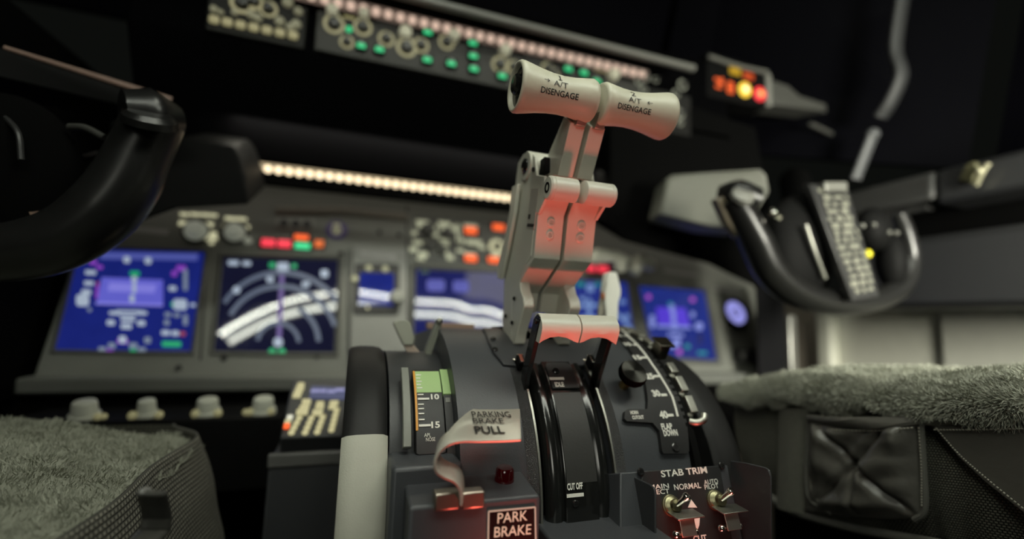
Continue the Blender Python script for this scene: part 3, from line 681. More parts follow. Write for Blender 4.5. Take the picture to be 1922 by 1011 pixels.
# three-hole switch strip, round dial
mb = MB(); quad(mb, rrect([(516, 406), (592, 410), (590, 433), (515, 429)], .3), 0, .003); b_ = mb.build('switch_strip', mat('strip_grey', (.20, .20, .18), .5), IP, bevel=.0008)
mb = MB()
for a in (533, 555, 576): mb.lathe(pn(a, 418+(a-533)*.06, .003), PNv, [(0, .0075), (.0006, .0075), (.0006, .001)], 16)
mb.build('dark_hole', M_pblack, b_)
mb = MB(); mb.lathe(pn(632, 432), PNv, [(0, .0185), (.002, .0185), (.003, .016)], 28); d_ = mb.build('small_dial', mat('violet_dial', (.03, .02, .07), .4, emit=(.10, .06, .25), es=.12), IP)
mb = MB(); mb.ring(pn(632, 432, .003), PNv, .0075, .0013); mb.obox(pn(632, 421, .003), X*.006, PUv*.002, PNv*.0004); mb.obox(pn(632, 433, .003), X*.003, PUv*.004, PNv*.0004); mb.build('dial_mark', mat('dial_mark_paint', (.4, .4, .25), .5, emit=(.4, .4, .2), es=.35), d_)
# warning lights, each a lamp unit of its own
def lightbox(name, label, px, py, w_, h_, mt, h=.006, group='annunciator lights on the main panel'):
    p = pn(px, py); k = (p-CAM).dot(FW)/FPX; r = thing(name, label, 'warning light', p, group)
    mb = MB(); mb.obox(p+PNv*.001, X*w_*k*.58, PUv*h_*k*.62, PNv*.002); mb.build('housing', M_pblack, r)
    mb = MB(); mb.obox(p+PNv*h*.6, X*w_*k*.41, PUv*h_*k*.47, PNv*h*.4); mb.build('lens', mt, r, bevel=.0015); return r
lightbox('warning_light', 'left red warning light above the screen with pale arcs', 504, 457, 28, 16, G_red)
lightbox('warning_light', 'second red warning light beside the split orange and green light', 534, 459, 28, 16, G_red)
lightbox('warning_light', 'upper orange half-height light stacked on the bright green one', 566, 447, 30, 11, G_org)
lightbox('warning_light', 'single bright green light under the orange half-height light', 568, 463, 32, 13, glow('bright_green_light', (.06, .75, .30), 1.0))
lightbox('warning_light', 'small orange light right of the bright green one', 599, 459, 19, 16, glow('dull_orange_light', (.75, .15, .03), .9))
lightbox('warning_light', 'orange light with a grey cap under it, upper in the right-hand block of knobs', 883, 434, 28, 15, G_org)
lightbox('warning_light', 'orange light directly above the cream beaded dial', 935, 428, 28, 13, G_org)
lightbox('warning_light', 'orange light below the wide grey knob', 883, 486, 28, 15, G_org)
lightbox('warning_light', 'orange light directly below the cream beaded dial', 926, 489, 28, 13, G_org)
lightbox('gear_light', 'left red gear light beside the pale gear lever', 1108, 505, 22, 12, G_red)
lightbox('gear_light', 'right red gear light nearest the pale gear lever', 1130, 506, 26, 13, G_red)
lightbox('gear_light', 'tiny orange light half hidden by the white flap paddle', 1136, 540, 8, 9, G_org)
# centre block of knobs
mb = MB(); quad(mb, [(778, 404), (958, 416), (952, 500), (776, 494)], 0, .0015); mb.build('sub_panel', mat('sub_panel_grey', (.07, .072, .066), .5), IP, bevel=.0005)
for a, b, r, big in ((803, 432, .0150, 1), (838, 440, .0130, 1), (806, 462, .0110, 0), (828, 470, .010, 0)):
    mb = MB(); mb.knob(pn(a, b, .0015), PNv, r*.75, .014, skirt=r); mb.build('selector_knob', mat('dark_knob', (.06, .06, .055), .5), IP)
for a, b, w_, h_ in ((793, 417, 26, 10), (812, 428, 18, 14), (789, 424, 14, 10), (778, 437, 10, 10), (817, 440, 12, 10), (834, 420, 26, 11), (832, 430, 14, 12), (852, 428, 9, 14), (784, 455, 20, 10), (806, 456, 18, 10), (834, 450, 22, 8), (837, 458, 12, 8), (776, 468, 16, 11), (794, 477, 20, 12), (790, 485, 18, 8), (826, 470, 16, 12), (845, 483, 15, 12), (838, 474, 9, 9), (883, 423, 30, 6), (890, 455, 34, 13), (905, 464, 16, 9), (868, 452, 10, 10), (864, 470, 16, 8), (882, 476, 26, 7), (858, 437, 3.5, 46), (864, 440, 2.5, 50)):
    dashes('lit_legend', [(a, b, w_, h_)], mat('lit_grey_legend', (.3, .3, .22), .5, emit=(.42, .44, .30), es=.62), h=.003)
dn = pn(932, 464, .002)
mb = MB()
for k in range(10):
    q = R_(36*k+10); mb.ball(dn+(X*math.cos(q)+PUv*math.sin(q))*.0125+PNv*.003, .0048, 10, 8)
mb.build('beaded_dial', M_pale, IP)
mb = MB(); mb.knob(dn, PNv, .0065, .012); mb.build('dial_knob', M_pblack, IP)
dashes('lit_legend', [(930, 482, 16, 12)], M_pale, h=.003)
# ------------------------------------------------------------------ display units
def screen_mat(name, c0, c1, es=1.):
    m = bpy.data.materials.new(name); m.use_nodes = True; nt = m.node_tree; b = nt.nodes['Principled BSDF']
    b.inputs['Base Color'].default_value = (.004, .004, .008, 1); b.inputs['Roughness'].default_value = .035; b.inputs['Specular IOR Level'].default_value = .5
    tc = nt.nodes.new('ShaderNodeTexCoord'); nz = nt.nodes.new('ShaderNodeTexNoise'); nz.inputs['Scale'].default_value = 22
    nt.links.new(tc.outputs['Object'], nz.inputs['Vector']); mx = nt.nodes.new('ShaderNodeMix'); mx.data_type = 'RGBA'
    mx.inputs[6].default_value = (*c0, 1); mx.inputs[7].default_value = (*c1, 1)
    nt.links.new(nz.outputs['Fac'], mx.inputs[0]); nt.links.new(mx.outputs[2], b.inputs['Emission Color']); b.inputs['Emission Strength'].default_value = es
    return m
S_pfd = screen_mat('blue_screen', (.006, .011, .115), (.011, .020, .20)); S_nd = screen_mat('dark_blue_screen', (.004, .0045, .016), (.008, .009, .028))
S_eng = screen_mat('engine_screen', (.008, .010, .06), (.012, .016, .13)); S_fo = screen_mat('far_blue_screen', (.012, .022, .16), (.018, .033, .24))
def cols(c, es=.8): return glow('symbol_%02x%02x%02x' % tuple(int(255*min(1, v)) for v in c), c, es)
W_ = cols((.42, .50, .62)); WS = cols((.20, .25, .34)); MG = cols((.28, .06, .55)); GR = cols((.02, .42, .16)); VI = cols((.13, .13, .66)); LV = cols((.24, .23, .80)); RD = cols((.35, .05, .08)); LB = cols((.08, .10, .40))
def display(label, scr, mt, bez=9, bmat=None):
    c = Vector((sum(p[0] for p in scr)/4, sum(p[1] for p in scr)/4, 0)); r = thing('display_unit', label, 'screen', pn(c.x, c.y), 'display units on the main panel')
    f = pn(c.x, c.y); k = (f-CAM).dot(FW)/FPX
    e = [(c.x+(a-c.x)*(1+2*bez/abs(scr[1][0]-scr[0][0])), c.y+(b-c.y)*(1+2*bez/abs(scr[3][1]-scr[0][1]))) for a, b in scr]
    mb = MB(); O = [pn(a, b, .0008) for a, b in e]; I = [pn(a, b, .0008) for a, b in scr]; I2 = [pn(a, b, -.0004) for a, b in scr]
    O2 = [pn(a, b, .004) for a, b in [(c.x+(a-c.x)*(1+1.0*bez/abs(scr[1][0]-scr[0][0])), c.y+(b-c.y)*(1+1.0*bez/abs(scr[3][1]-scr[0][1]))) for a, b in scr]]
    R4 = [[mb.bm.verts.new(p) for p in Lx] for Lx in (O, O2, I2)]
    for A, B in zip(R4, R4[1:]):
        for i in range(4): mb.face([A[i], A[(i+1) % 4], B[(i+1) % 4], B[i]])
    mb.build('bezel', bmat or mat('bezel_grey', (.10, .102, .092), .5), r)
    mb = MB(); mb.prism([pn(a, b, .0006) for a, b in scr], -PNv*.004); s = mb.build('screen', mt, r)
    return r
def sym(par, name, mt, items, h=.0010):
    mb = MB()
    for it in items:
        if it[0] == 'r':
            _, a, b, w_, h_ = it; mb.prism([pn(*q, h) for q in rrect([(a-w_/2, b-h_/2), (a+w_/2, b-h_/2+w_*.02), (a+w_/2, b+h_/2+w_*.02), (a-w_/2, b+h_/2)], .25)], PNv*.0003)
        elif it[0] == 'd':
            _, a, b, r = it; mb.prism([pn(a+r*math.cos(R_(30*k)), b+r*math.sin(R_(30*k)), h) for k in range(12)], PNv*.0003)
        elif it[0] == 'a':       # arc band: centre, radius, width, from, to (degrees), squash
            _, a, b, r, wd, f0, f1, sq = it; N = 28; g = [[], []]
            for k in range(N+1):
                f = R_(f0+(f1-f0)*k/N)
                for j, rr in enumerate((r-wd/2, r+wd/2)): g[j].append(pn(a+rr*math.cos(f)*sq, b-rr*math.sin(f), h+.0002))
            mb.sheet(g)
        elif it[0] == 'q': mb.prism([pn(a, b, h) for a, b in it[1]], PNv*.0003)
    return mb.build(name, mt, par)
D1 = display('blue flight display with lavender attitude window, partly behind the left yoke', [(150, 467), (383, 474), (357, 658), (104, 655)], S_pfd)
sym(D1, 'mode_bar', LB, [('q', [(190, 473), (372, 476), (370, 489), (188, 486)])])
sym(D1, 'attitude_window', VI, [('q', [(191, 520), (306, 525), (306, 573), (182, 569)])])
sym(D1, 'horizon_marking', LV, [('q', [(180, 566), (306, 570), (305, 575), (179, 571)]), ('q', [(205, 530), (294, 534), (290, 550), (202, 546)])], .0014)
sym(D1, 'white_marking', W_, [('r', 238, 487, 12, 12), ('r', 278, 489, 12, 12), ('r', 170, 511, 20, 8), ('r', 167, 531, 18, 8), ('r', 155, 563, 24, 22), ('r', 162, 548, 18, 10), ('r', 324, 541, 14, 9), ('r', 338, 571, 26, 20), ('r', 362, 572, 10, 6), ('r', 243, 584, 50, 5), ('r', 240, 592, 30, 5), ('r', 215, 587, 20, 7), ('r', 266, 587, 20, 7), ('r', 240, 600, 26, 7), ('r', 208, 605, 15, 10), ('r', 265, 606, 15, 10), ('r', 237, 612, 20, 10), ('r', 311, 624, 16, 9), ('r', 329, 625, 14, 9), ('r', 230, 637, 14, 14), ('d', 252, 524, 6), ('r', 252, 540, 7, 20), ('r', 248, 560, 9, 14)], .0018)
sym(D1, 'faint_marking', WS, [('r', 348, 525, 8, 40), ('r', 315, 590, 12, 8), ('r', 332, 591, 12, 7), ('r', 348, 600, 8, 20), ('r', 313, 605, 10, 10), ('r', 192, 655, 14, 9), ('r', 210, 648, 14, 10), ('r', 250, 648, 16, 10), ('r', 266, 656, 15, 9), ('r', 277, 638, 12, 12), ('d', 168, 581, 4)], .0012)
sym(D1, 'magenta_marking', MG, [('r', 175, 492, 14, 8), ('r', 187, 501, 12, 7), ('r', 340, 503, 18, 10), ('r', 327, 513, 10, 10), ('r', 205, 658, 16, 6), ('r', 230, 640, 20, 9), ('q', [(181, 530), (186, 530), (184, 560), (179, 560)])], .0011)
sym(D1, 'green_marking', GR, [('r', 253, 513, 18, 9), ('r', 322, 645, 36, 10), ('r', 326, 571, 10, 9), ('r', 250, 657, 12, 5)], .0015)
sym(D1, 'red_marking', RD, [('r', 343, 626, 10, 8), ('r', 184, 532, 4, 7)], .0011)
D2 = display('dark display with pale range arcs and violet track line left of the small screen', [(420, 483), (635, 488), (627, 661), (402, 658)], S_nd)
sym(D2, 'arc_marking', cols((.10, .125, .19)), [('a', 528, 640, 129, 9, 35, 146, 1.0), ('a', 526, 645, 108, 9, 18, 150, 1.0), ('a', 524, 643, 74, 9, 2, 60, 1.0), ('a', 522, 645, 39, 8, 5, 170, 1.0)], .0012)
sym(D2, 'track_line', cols((.14, .09, .30)), [('q', [(526, 503), (534, 503), (528, 640), (519, 640)])], .0010)
sym(D2, 'white_marking', W_, [('r', 531, 500, 22, 15), ('r', 438, 493, 20, 9), ('r', 463, 494, 16, 8), ('r', 609, 513, 14, 14), ('d', 444, 544, 7), ('r', 507, 524, 13, 10), ('r', 574, 533, 14, 9), ('d', 522, 642, 9)], .0014)
sym(D2, 'green_marking', GR, [('r', 511, 497, 12, 9), ('r', 552, 499, 10, 8), ('d', 511, 660, 7), ('d', 529, 660, 7)], .0014)
D3 = display('engine display behind the dome, dark blue with a bright lamp reflection', [(781, 505), (1000, 516), (1000, 690), (775, 690)], S_eng)
sym(D3, 'blue_marking', cols((.03, .035, .34)), [('r', 818, 535, 34, 22), ('r', 865, 537, 30, 22)])
sym(D3, 'green_marking', cols((.01, .05, .03), .6), [('r', 797, 510, 16, 6)])
D4 = display('blue arc display half hidden behind the white flap paddle', [(1010, 522), (1176, 530), (1192, 645), (1010, 640)], S_fo)
sym(D4, 'white_marking', cols((.16, .26, .55)), [('r', 1108, 540, 14, 16), ('a', 1106, 660, 88, 7, 25, 150, 1.0), ('a', 1106, 650, 55, 7, 20, 160, 1.0), ('r', 1094, 560, 10, 8), ('r', 1168, 566, 12, 8), ('r', 1106, 575, 8, 30), ('r', 1176, 594, 10, 10)], .0012)
sym(D4, 'teal_marking', cols((.01, .22, .22)), [('r', 1090, 533, 16, 8), ('r', 1122, 533, 10, 8)], .0012)
D5 = display('blue flight display with violet attitude window beside the round clock', [(1200, 537), (1322, 546), (1345, 676), (1228, 668)], S_fo)
sym(D5, 'attitude_window', cols((.10, .05, .70)), [('q', [(1231, 576), (1286, 578), (1297, 616), (1236, 613)])])
sym(D5, 'white_marking', cols((.25, .30, .75)), [('r', 1261, 578, 9, 14), ('r', 1264, 594, 8, 20), ('r', 1266, 612, 10, 14), ('r', 1224, 603, 9, 24), ('r', 1312, 612, 14, 14), ('r', 1268, 628, 30, 6), ('r', 1270, 642, 14, 14), ('r', 1300, 590, 8, 10), ('q', [(1232, 609), (1296, 612), (1297, 617), (1233, 614)]), ('r', 1262, 650, 16, 6)], .0014)
sym(D5, 'magenta_marking', cols((.45, .10, .60)), [('d', 1275, 660, 5), ('r', 1217, 557, 9, 9), ('r', 1300, 562, 9, 8)], .0014)
sym(D5, 'green_marking', cols((.02, .25, .30)), [('r', 1258, 570, 8, 6), ('r', 1318, 662, 18, 6), ('r', 1290, 650, 10, 8)], .0014)
sym(D5, 'dark_patch', cols((.01, .015, .12)), [('r', 1314, 635, 10, 22)], .0012)
# small standby display in a raised housing
SD = thing('standby_display', 'small square blue standby screen in a raised grey housing between two large screens', 'screen', pn(705, 600))
mb = MB(); quad(mb, rrect([(662, 466), (762, 472), (764, 690), (656, 686)], .04), 0, .010); mb.build('housing', mat('housing_grey', (.20, .205, .19), .5), SD, bevel=.002)
mb = MB(); quad(mb, rrect([(666, 494), (750, 496), (748, 591), (662, 590)], .06), .010, .0125); mb.build('frame', M_pblack, SD, bevel=.001)
mb = MB(); mb.prism([pn(a, b, .0130) for a, b in ((676, 511), (740, 513), (738, 574), (672, 572))], PNv*.0004); mb.build('screen', screen_mat('standby_screen', (.006, .012, .13), (.012, .024, .24)), SD)
p, q = pn(676, 475, .0105), pn(742, 483, .0105); mb = MB(); mb.obox((p+q)/2, (q-p)/2, PUv*.005, PNv*.0006); mb.build('label_strip', M_lab, SD)
for a, b in ((692, 503), (723, 505), (666, 523)):
    mb = MB(); p = pn(a, b, .0125); mb.lathe(p, PNv, [(0, .0058), (.003, .005)], 16); mb.build('push_button', mat('dim_button', (.3, .3, .2), .5, emit=(.3, .3, .18), es=.5), SD)
mb = MB(); mb.knob(pn(744, 560, .0125), PNv, .0125, .014); mb.build('adjust_knob', mat('dim_grey_knob', (.25, .26, .23), .5), SD)
mb = MB(); p = pn(690, 577, .0125); mb.lathe(p, PNv, [(0, .003), (.002, .002)], 12); mb.build('stud', M_pale, SD)
# clock and switch at the far right
CK = thing('round_clock', 'round clock face glowing pale violet at the right end of the panel', 'clock', pn(1379, 587))
mb = MB(); c = pn(1379, 587); mb.lathe(c, PNv, [(0, .036), (.006, .036), (.007, .030), (.003, .029)], 40, caps=False); mb.build('rim', M_pblack, CK)
mb = MB(); mb.lathe(c+PNv*.002, PNv, [(0, .0275), (.001, .0275), (.001, .0005)], 40); mb.build('face', glow('clock_glow', (.36, .36, .90), .85), CK)
mb = MB(); mb.ring(c+PNv*.0032, PNv, .0072, .0017, 20, 8); mb.build('mark', mat('clock_mark', (.03, .03, .10), .5), CK)
SWT = thing('panel_switch_block', 'small dark block with pale markings under the round clock', 'switch block', pn(1393, 667))
mb = MB(); quad(mb, [(1373, 655), (1414, 655), (1416, 681), (1375, 680)], 0, .006); mb.build('block', M_pblack, SWT, bevel=.001)
mb = MB(); mb.obox(pn(1395, 661, .007), X*.010, PUv*.003, PNv*.0005); mb.ball(pn(1394, 668, .008), .0055); mb.obox(pn(1393, 675, .007), X*.012, PUv*.002, PNv*.0005); mb.build('markings', M_lab, SWT)
# landing gear lever
GL = thing('gear_lever', 'pale grey wedge-shaped gear lever and knob above the white flap paddle', 'gear lever', pn(1170, 495))
yg = .800
mb = MB(); mb.prism([at(a, b, y=yg) for a, b in ((1122, 466), (1160, 471), (1187, 484), (1186, 490), (1142, 490), (1114, 494), (1116, 480))], (0, .03, 0)); mb.build('handle', mat('pale_lever_grey', (.42, .43, .36), .45), GL, bevel=.004, seg=3)
mb = MB(); mb.cyl(at(1165, 500, y=yg-.01), at(1165, 500, y=yg+.03), .012); mb.cyl(at(1195, 490, y=yg), at(1222, 498, y=yg+.02), .013); mb.ball(at(1192, 506, y=yg), .013); mb.build('knob', MATS['pale_lever_grey'], GL, bevel=.002)
mb = MB(); mb.tube([at(1205, 486, y=yg), pn(1200, 480)], .009, smooth=0); mb.tube([at(1150, 488, y=yg+.02), pn(1150, 500)], .010, smooth=0); mb.build('stem', M_panel, GL)
# ------------------------------------------------------------------ ledge below the panel, knob shelf
mb = MB(); a, b = at(95, 698, y=.79), at(640, 713, y=.79)
struct(mb.box((-.57, .785, .506), (.69, .835, .528)).build('trim_1', mat('ledge_grey', (.13, .135, .122), .45), bevel=.004))
struct(MB().box((-.60, .80, .36), (.70, .84, .505)).build('wall_lower', M_matt))
KS = thing('lower_knob_shelf', 'low dark shelf with a row of four pale knobs under the left screens', 'knob panel', (-.36, .72, .40))
zk = at(350, 780, y=.70).z
MB().box((-.53, .68, .40), (-.24, .78, zk)).build('shelf', M_black, KS, bevel=.003)
for (a, b, r) in ((160, 768, .0150), (276, 768, .0115), (390, 764, .0145), (494, 762, .0150)):
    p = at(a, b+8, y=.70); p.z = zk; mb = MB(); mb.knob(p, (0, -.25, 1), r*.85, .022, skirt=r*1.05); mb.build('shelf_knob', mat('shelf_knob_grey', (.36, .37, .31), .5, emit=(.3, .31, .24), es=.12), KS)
for (a, b, r) in ((186, 766, .0055), (197, 766, .0045), (250, 768, .0065), (300, 766, .006), (410, 766, .0062), (368, 774, .007), (468, 778, .006), (460, 782, .005), (508, 768, .006)):
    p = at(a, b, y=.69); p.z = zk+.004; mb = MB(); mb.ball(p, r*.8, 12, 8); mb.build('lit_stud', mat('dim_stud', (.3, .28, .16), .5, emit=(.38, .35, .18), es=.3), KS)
# ------------------------------------------------------------------ keypad unit left of the trim wheel
kA, kB = at(525, 822, y=.55), at(562, 712, y=.625)
kr = X; ku = (kB-kA); ku.x = 0; ku.normalize(); kn_ = kr.cross(ku); 
if kn_.y > 0: kn_ = -kn_
kp = lambda a, b, h=0.: atpl(a, b, kA+kn_*h, kn_)
KU = thing('keypad_unit', 'dark keypad unit with lit keys and small lavender display left of the white-banded wheel', 'keypad', kA)
mb = MB(); x0 = kp(525, 822).x; x1 = x0+.150
c = [Vector((x0, kA.y, kA.z)), Vector((x1, kA.y, kA.z)), Vector((x1, kB.y, kB.z)), Vector((x0, kB.y, kB.z))]
mb.prism(c, -kn_*.03); mb.build('case', M_grey2, KU, bevel=.002)
q = [kp(*t) for t in ((585, 725), (722, 732), (720, 752), (580, 748))]
mb = MB(); mb.prism(q, kn_*.001); mb.build('display', glow('lavender_display', (.060, .070, .16), .8), KU)
mb = MB()
for (a, b, w_) in ((592, 733, 16), (607, 733, 10), (622, 734, 14), (638, 731, 16)):
    p = kp(a, b, .0014); k = (p-CAM).dot(FW)/FPX; mb.obox(p, X*w_*k*.5, ku*k*3.6, kn_*.0003)
mb.build('display_text', glow('display_text_glow', (.30, .30, .55), .8), KU)
def key(a, b, w_, h_, mt=None, nm='lit_key'):
    p = kp(a, b, .0015); k = (p-CAM).dot(FW)/FPX; mb = MB(); mb.obox(p, X*w_*k*.5, ku*h_*k*.62, kn_*.0015); mb.build(nm, mt or M_key, KU, bevel=.0006)
for a, b, w_, h_ in ((565, 721, 12, 5), (563, 728, 14, 7), (560, 735, 14, 7), (557, 742, 14, 8), (575, 754, 15, 10), (571, 764, 17, 6), (567, 773, 20, 10), (601, 756, 13, 5), (600, 763, 15, 6), (596, 774, 18, 10), (627, 756, 15, 8), (624, 764, 14, 6)):
    key(a, b, w_, h_)
for cx, cy, dx in ((561, 786, -2.9), (584, 786, -2.4), (605, 785, -2), (631, 772, -1.4)):
    for k in range(5 if cx > 620 else 4):
        a, b = cx+dx*k*1.6, cy+8.8*k
        p = kp(a, b, .001); mb = MB(); mb.lathe(p, kn_, [(0, .0032), (.0015, .0032), (.002, .0024)], 14); mb.build('round_key', M_key, KU)
        p = kp(a+3, b-4.5, .001); mb = MB(); mb.lathe(p, kn_, [(0, .0026), (.0012, .0022)], 12); mb.build('round_key', mat('dim_key', (.2, .18, .1), .5, emit=(.30, .26, .12), es=.7), KU)
for b in range(4): key(731, 722+9*b, 9, 6)
for b in range(4): key(731, 780+6*b, 8, 5)
key(544, 783, 10, 8, mat('white_orange_key', (.5, .5, .45), .5, emit=(.62, .60, .48), es=.8)); key(540, 792, 11, 8); key(538, 799, 10, 9, G_org)
MB().box((x0-.008, kA.y-.006, .05), (x0+.20, .66, kA.z-.020)).build('pedestal_side', M_grey2, KU, bevel=.003)
mb = MB(); mb.box((x0-.009, kA.y-.008, kA.z-.028), (x0+.2, kA.y+.0, kA.z-.014)); mb.build('edge_rail', mat('rail_grey', (.10, .10, .095), .4), KU, bevel=.002)
# ------------------------------------------------------------------ glareshield and mode control panel
GS = thing('glareshield', 'black padded glareshield spanning above the main panel with glossy underside', 'glareshield', (0, .8, .85))
sec = [(.705, 1.003), (.705, .997), (.785, .856), (.800, .856), (.800, .890), (.86, .93), (1.10, .96), (1.10, 1.16), (.72, 1.16)]
mb = MB(); mb.prism([(-.47, y, z) for y, z in sec], (1.0, 0, 0)); mb.build('body', mat('glareshield_black', (.002, .002, .0023), .9, spec=0.), GS, bevel=.003)
mb = MB(); mb.prism([(-.32, y, z) for y, z in ((.784, .842), (.806, .842), (.806, .822), (.790, .822))], (.62, 0, 0)); mb.build('lower_lip', M_matt, GS, bevel=.002)
hl = [(120, 300), (345, 262), (438, 274), (450, 296), (460, 332), (467, 384), (330, 392), (240, 424), (100, 440)]
mb = MB(); mb.prism([at(a, b, y=.69) for a, b in hl], (0, .13, .065)); mb.build('left_hood', M_black, GS, bevel=.004, seg=3)
hr = [(1146, 225), (1146, 425), (1170, 452), (1235, 470), (1330, 495), (1425, 542), (1450, 420), (1420, 240), (1300, 200)]
mb = MB(); mb.prism([at(a, b, y=.705) for a, b in hr], (0, .10, .05)); mb.build('right_hood', M_matt, GS, bevel=.004, seg=3)
struct(MB().prism([(-.60, .66, .50), (-.575, .66, .50), (-.575, .95, .50), (-.575, .95, 1.0), (-.60, .95, 1.0), (-.60, .66, 1.0)], (-.02, 0, 0)).build('trim_2', M_matt))
def led_strip(name, label, p0, p1, n, r, col, es, chan, nrm, upv):
    t = thing(name, label, 'light strip', (p0+p1)/2); d = (p1-p0); L_ = d.length; d.normalize()
    mb = MB(); mb.obox((p0+p1)/2-nrm*.003, d*(L_/2+.004), upv*r*1.15, nrm*.002); mb.build('channel', glow(name+'_channel', tuple(c*.55 for c in col), chan), t)
    g = glow(name+'_led', col, es)
    for k in range(n):
        c = p0+d*(L_*(k+.5)/n); q = min(r*.85, L_/n*.43); mb = MB(); mb.lathe(c, nrm, [(0, q), (.0015, q*.95), (.003, q*.5)], 14); mb.build('diode', g, t)
    return t
s0 = at(493, 316, y=.782); s1 = at(965, 372, y=.782); s1 = s0+(s1-s0)*1.55
led_strip('panel_light_strip', 'warm white light strip of round diodes under the glareshield behind the thrust levers', s0, Vector((s1.x, s0.y, s0.z)), 43, .0072, (1, .80, .52), 1.6, .55, Vector((0, -.87, -.49)), Vector((0, -.49, .87)))
m0 = at(520, -24, y=.690); m1 = at(1212, 141, y=.690)
led_strip('control_panel_light_strip', 'dimmer pinkish light strip along the top of the control panel', Vector((m0.x, .690, m1.z)), m1, 34, .0075, (.76, .54, .42), .9, .26, Vector((0, -.9, -.43)), Vector((0, -.43, .9)))
zM0, zM1 = 1.006, m1.z-.012
MP = thing('mode_control_panel', 'long grey control panel of ringed knobs and green buttons under the pinkish light strip', 'control panel', (.04, .70, zM0))
mp = lambda a, b, h=0.: at(a, b, y=.70-h)
xa, xb_ = mp(592, 60).x, mp(1216, 200).x
MB().box((xa, .70, zM0), (xb_, .76, zM1)).build('face', mat('mode_panel_grey', (.040, .040, .037), .55, bump=.05, spec=.25), MP, bevel=.002)
mb = MB(); mb.box((xa-.02, .668, m1.z+.008), (xb_+.02, .76, m1.z+.030)); mb.build('brow', M_matt, MP, bevel=.003)
YN = Vector((0, -1, 0)); M_legend = glow('ring_legend', (.36, .33, .18), .72); M_dk = mat('mode_knob', (.03, .03, .028), .45)
def kx(p): return (p-CAM).dot(FW)/FPX
def rknob(a, b, R, par, cap=True, f=mp, legend=None):
    p = f(a, b); k = kx(p); mb = MB(); mb.knob(p, YN, R*k*.55, .010); mb.build('rotary_knob', M_dk, par)
    mb = MB(); mb.lathe(p+YN*.0008, YN, [(0, R*k*.70), (0, R*k), (.0010, R*k), (.0010, R*k*.70)], 28, caps=False); mb.build('knob_legend_ring', legend or M_legend, par)
def gbut(a, b, par, w_=20, h_=16, f=mp, mt=None):
    p = f(a, b); k = kx(p); mb = MB(); mb.obox(p+YN*.003, X*w_*k*.5, Z*h_*k*.52, Y*.003); bt = mb.build('push_button', M_black, par, bevel=.001)
    mb = MB(); mb.obox(p+YN*.0063-Z*h_*k*.12, X*w_*k*.38, Z*h_*k*.26, Y*.0005); mb.build('green_bar', mt or G_grn, bt)
    mb = MB(); mb.obox(p+YN*.0063+Z*h_*k*.30, X*w_*k*.22, Z*h_*k*.10, Y*.0005); mb.build('pale_bar', M_lab, bt)
def capk(a, b, R, par, f=mp):
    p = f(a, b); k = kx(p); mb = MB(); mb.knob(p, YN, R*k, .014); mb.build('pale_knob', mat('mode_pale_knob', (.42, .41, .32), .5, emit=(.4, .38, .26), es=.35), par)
for a, b, R in ((627, 46, 19), (681, 52, 17), (725, 74, 15), (763, 90, 19), (790, 86, 15), (838, 80, 15), (938, 122, 16), (964, 127, 14), (1027, 130, 13), (1037, 140, 13)): rknob(a, b, R, MP)
rknob(651, 80, 13, MP)
for a, b, R in ((624, 25, 11), (683, 31, 9), (760, 66, 12), (850, 71, 11), (946, 99, 11), (1148, 144, 11)): capk(a, b, R, MP)
for a, b in ((678, 88), (712, 95), (802, 63), (801, 114), (846, 121), (886, 83), (887, 107), (888, 131), (941, 144), (1064, 131), (1093, 138), (1117, 154)): gbut(a, b, MP)
mb = MB(); mb.lathe(mp(655, 55), YN, [(0, .005), (.002, .004)], 14); mb.build('green_stud', G_grn, MP)
for a, b, w_, h_ in ((655, 42, 34, 16), (742, 48, 70, 18), (836, 62, 40, 20), (925, 92, 50, 18), (1010, 110, 56, 18), (1128, 142, 50, 16)):
    p = mp(a, b); k = kx(p); mb = MB(); mb.obox(p, X*w_*k*.5, Z*h_*k*.5, Y*.0015); mb.build('dark_window', M_gloss, MP)
    mb = MB(); mb.obox(p+Z*h_*k*.55+YN*.001, X*w_*k*.30, Z*.0022, Y*.0006); mb.build('window_label', mat('dim_yellow_label', (.2, .18, .08), .5, emit=(.24, .21, .08), es=.6), MP)
EP = thing('control_panel_left_block', 'dark block of ringed knobs with seven lit keys along its lower edge', 'control panel', mp(480, 50))
xa, xb_ = mp(386, 40).x, mp(573, 60).x; ze = mp(480, 74).z
MB().box((xa, .70, ze), (xb_, .76, zM1)).build('face', mat('dark_mode_grey', (.013, .013, .012), .6, spec=.2), EP, bevel=.002)
for k in range(7):
    a, b = 403+24.6*k, 39+4.9*k; p = mp(a, b); q = kx(p); mb = MB(); mb.obox(p+YN*.003, X*q*8.5, Z*q*7.5, Y*.003); mb.build('lit_key', glow('oval_key_glow', (.42, .38, .20), .62), EP, bevel=.004, seg=3)
for a, b, R in ((456, 6, 22), (478, 5, 16), (504, 18, 16)): rknob(a, b, R, EP)
for a, b, R in ((402, 18, 7), (415, 24, 5), (441, 24, 6), (472, 28, 8), (484, 34, 8), (525, 40, 9), (540, 5, 10), (560, 22, 8), (556, 46, 9), (545, 52, 8)):
    p = mp(a, b); q = kx(p); mb = MB(); mb.lathe(p, YN, [(0, R*q), (.004, R*q*.8)], 16); mb.build('small_stud', mat('dim_ring_stud', (.12, .12, .08), .5, emit=(.16, .15, .09), es=.7), EP)
ER = thing('control_panel_right_block', 'blurred cluster of dim round knobs right of the second thrust grip', 'control panel', mp(1250, 190))
mb = MB(); mb.box((mp(1222, 180).x, .705, zM0-.02), (mp(1300, 180).x, .76, zM1)); mb.build('face', MATS['dark_mode_grey'], ER, bevel=.002)
M_rl = mat('dim_ring_legend', (.2, .2, .16), .5, emit=(.17, .18, .14), es=.8)
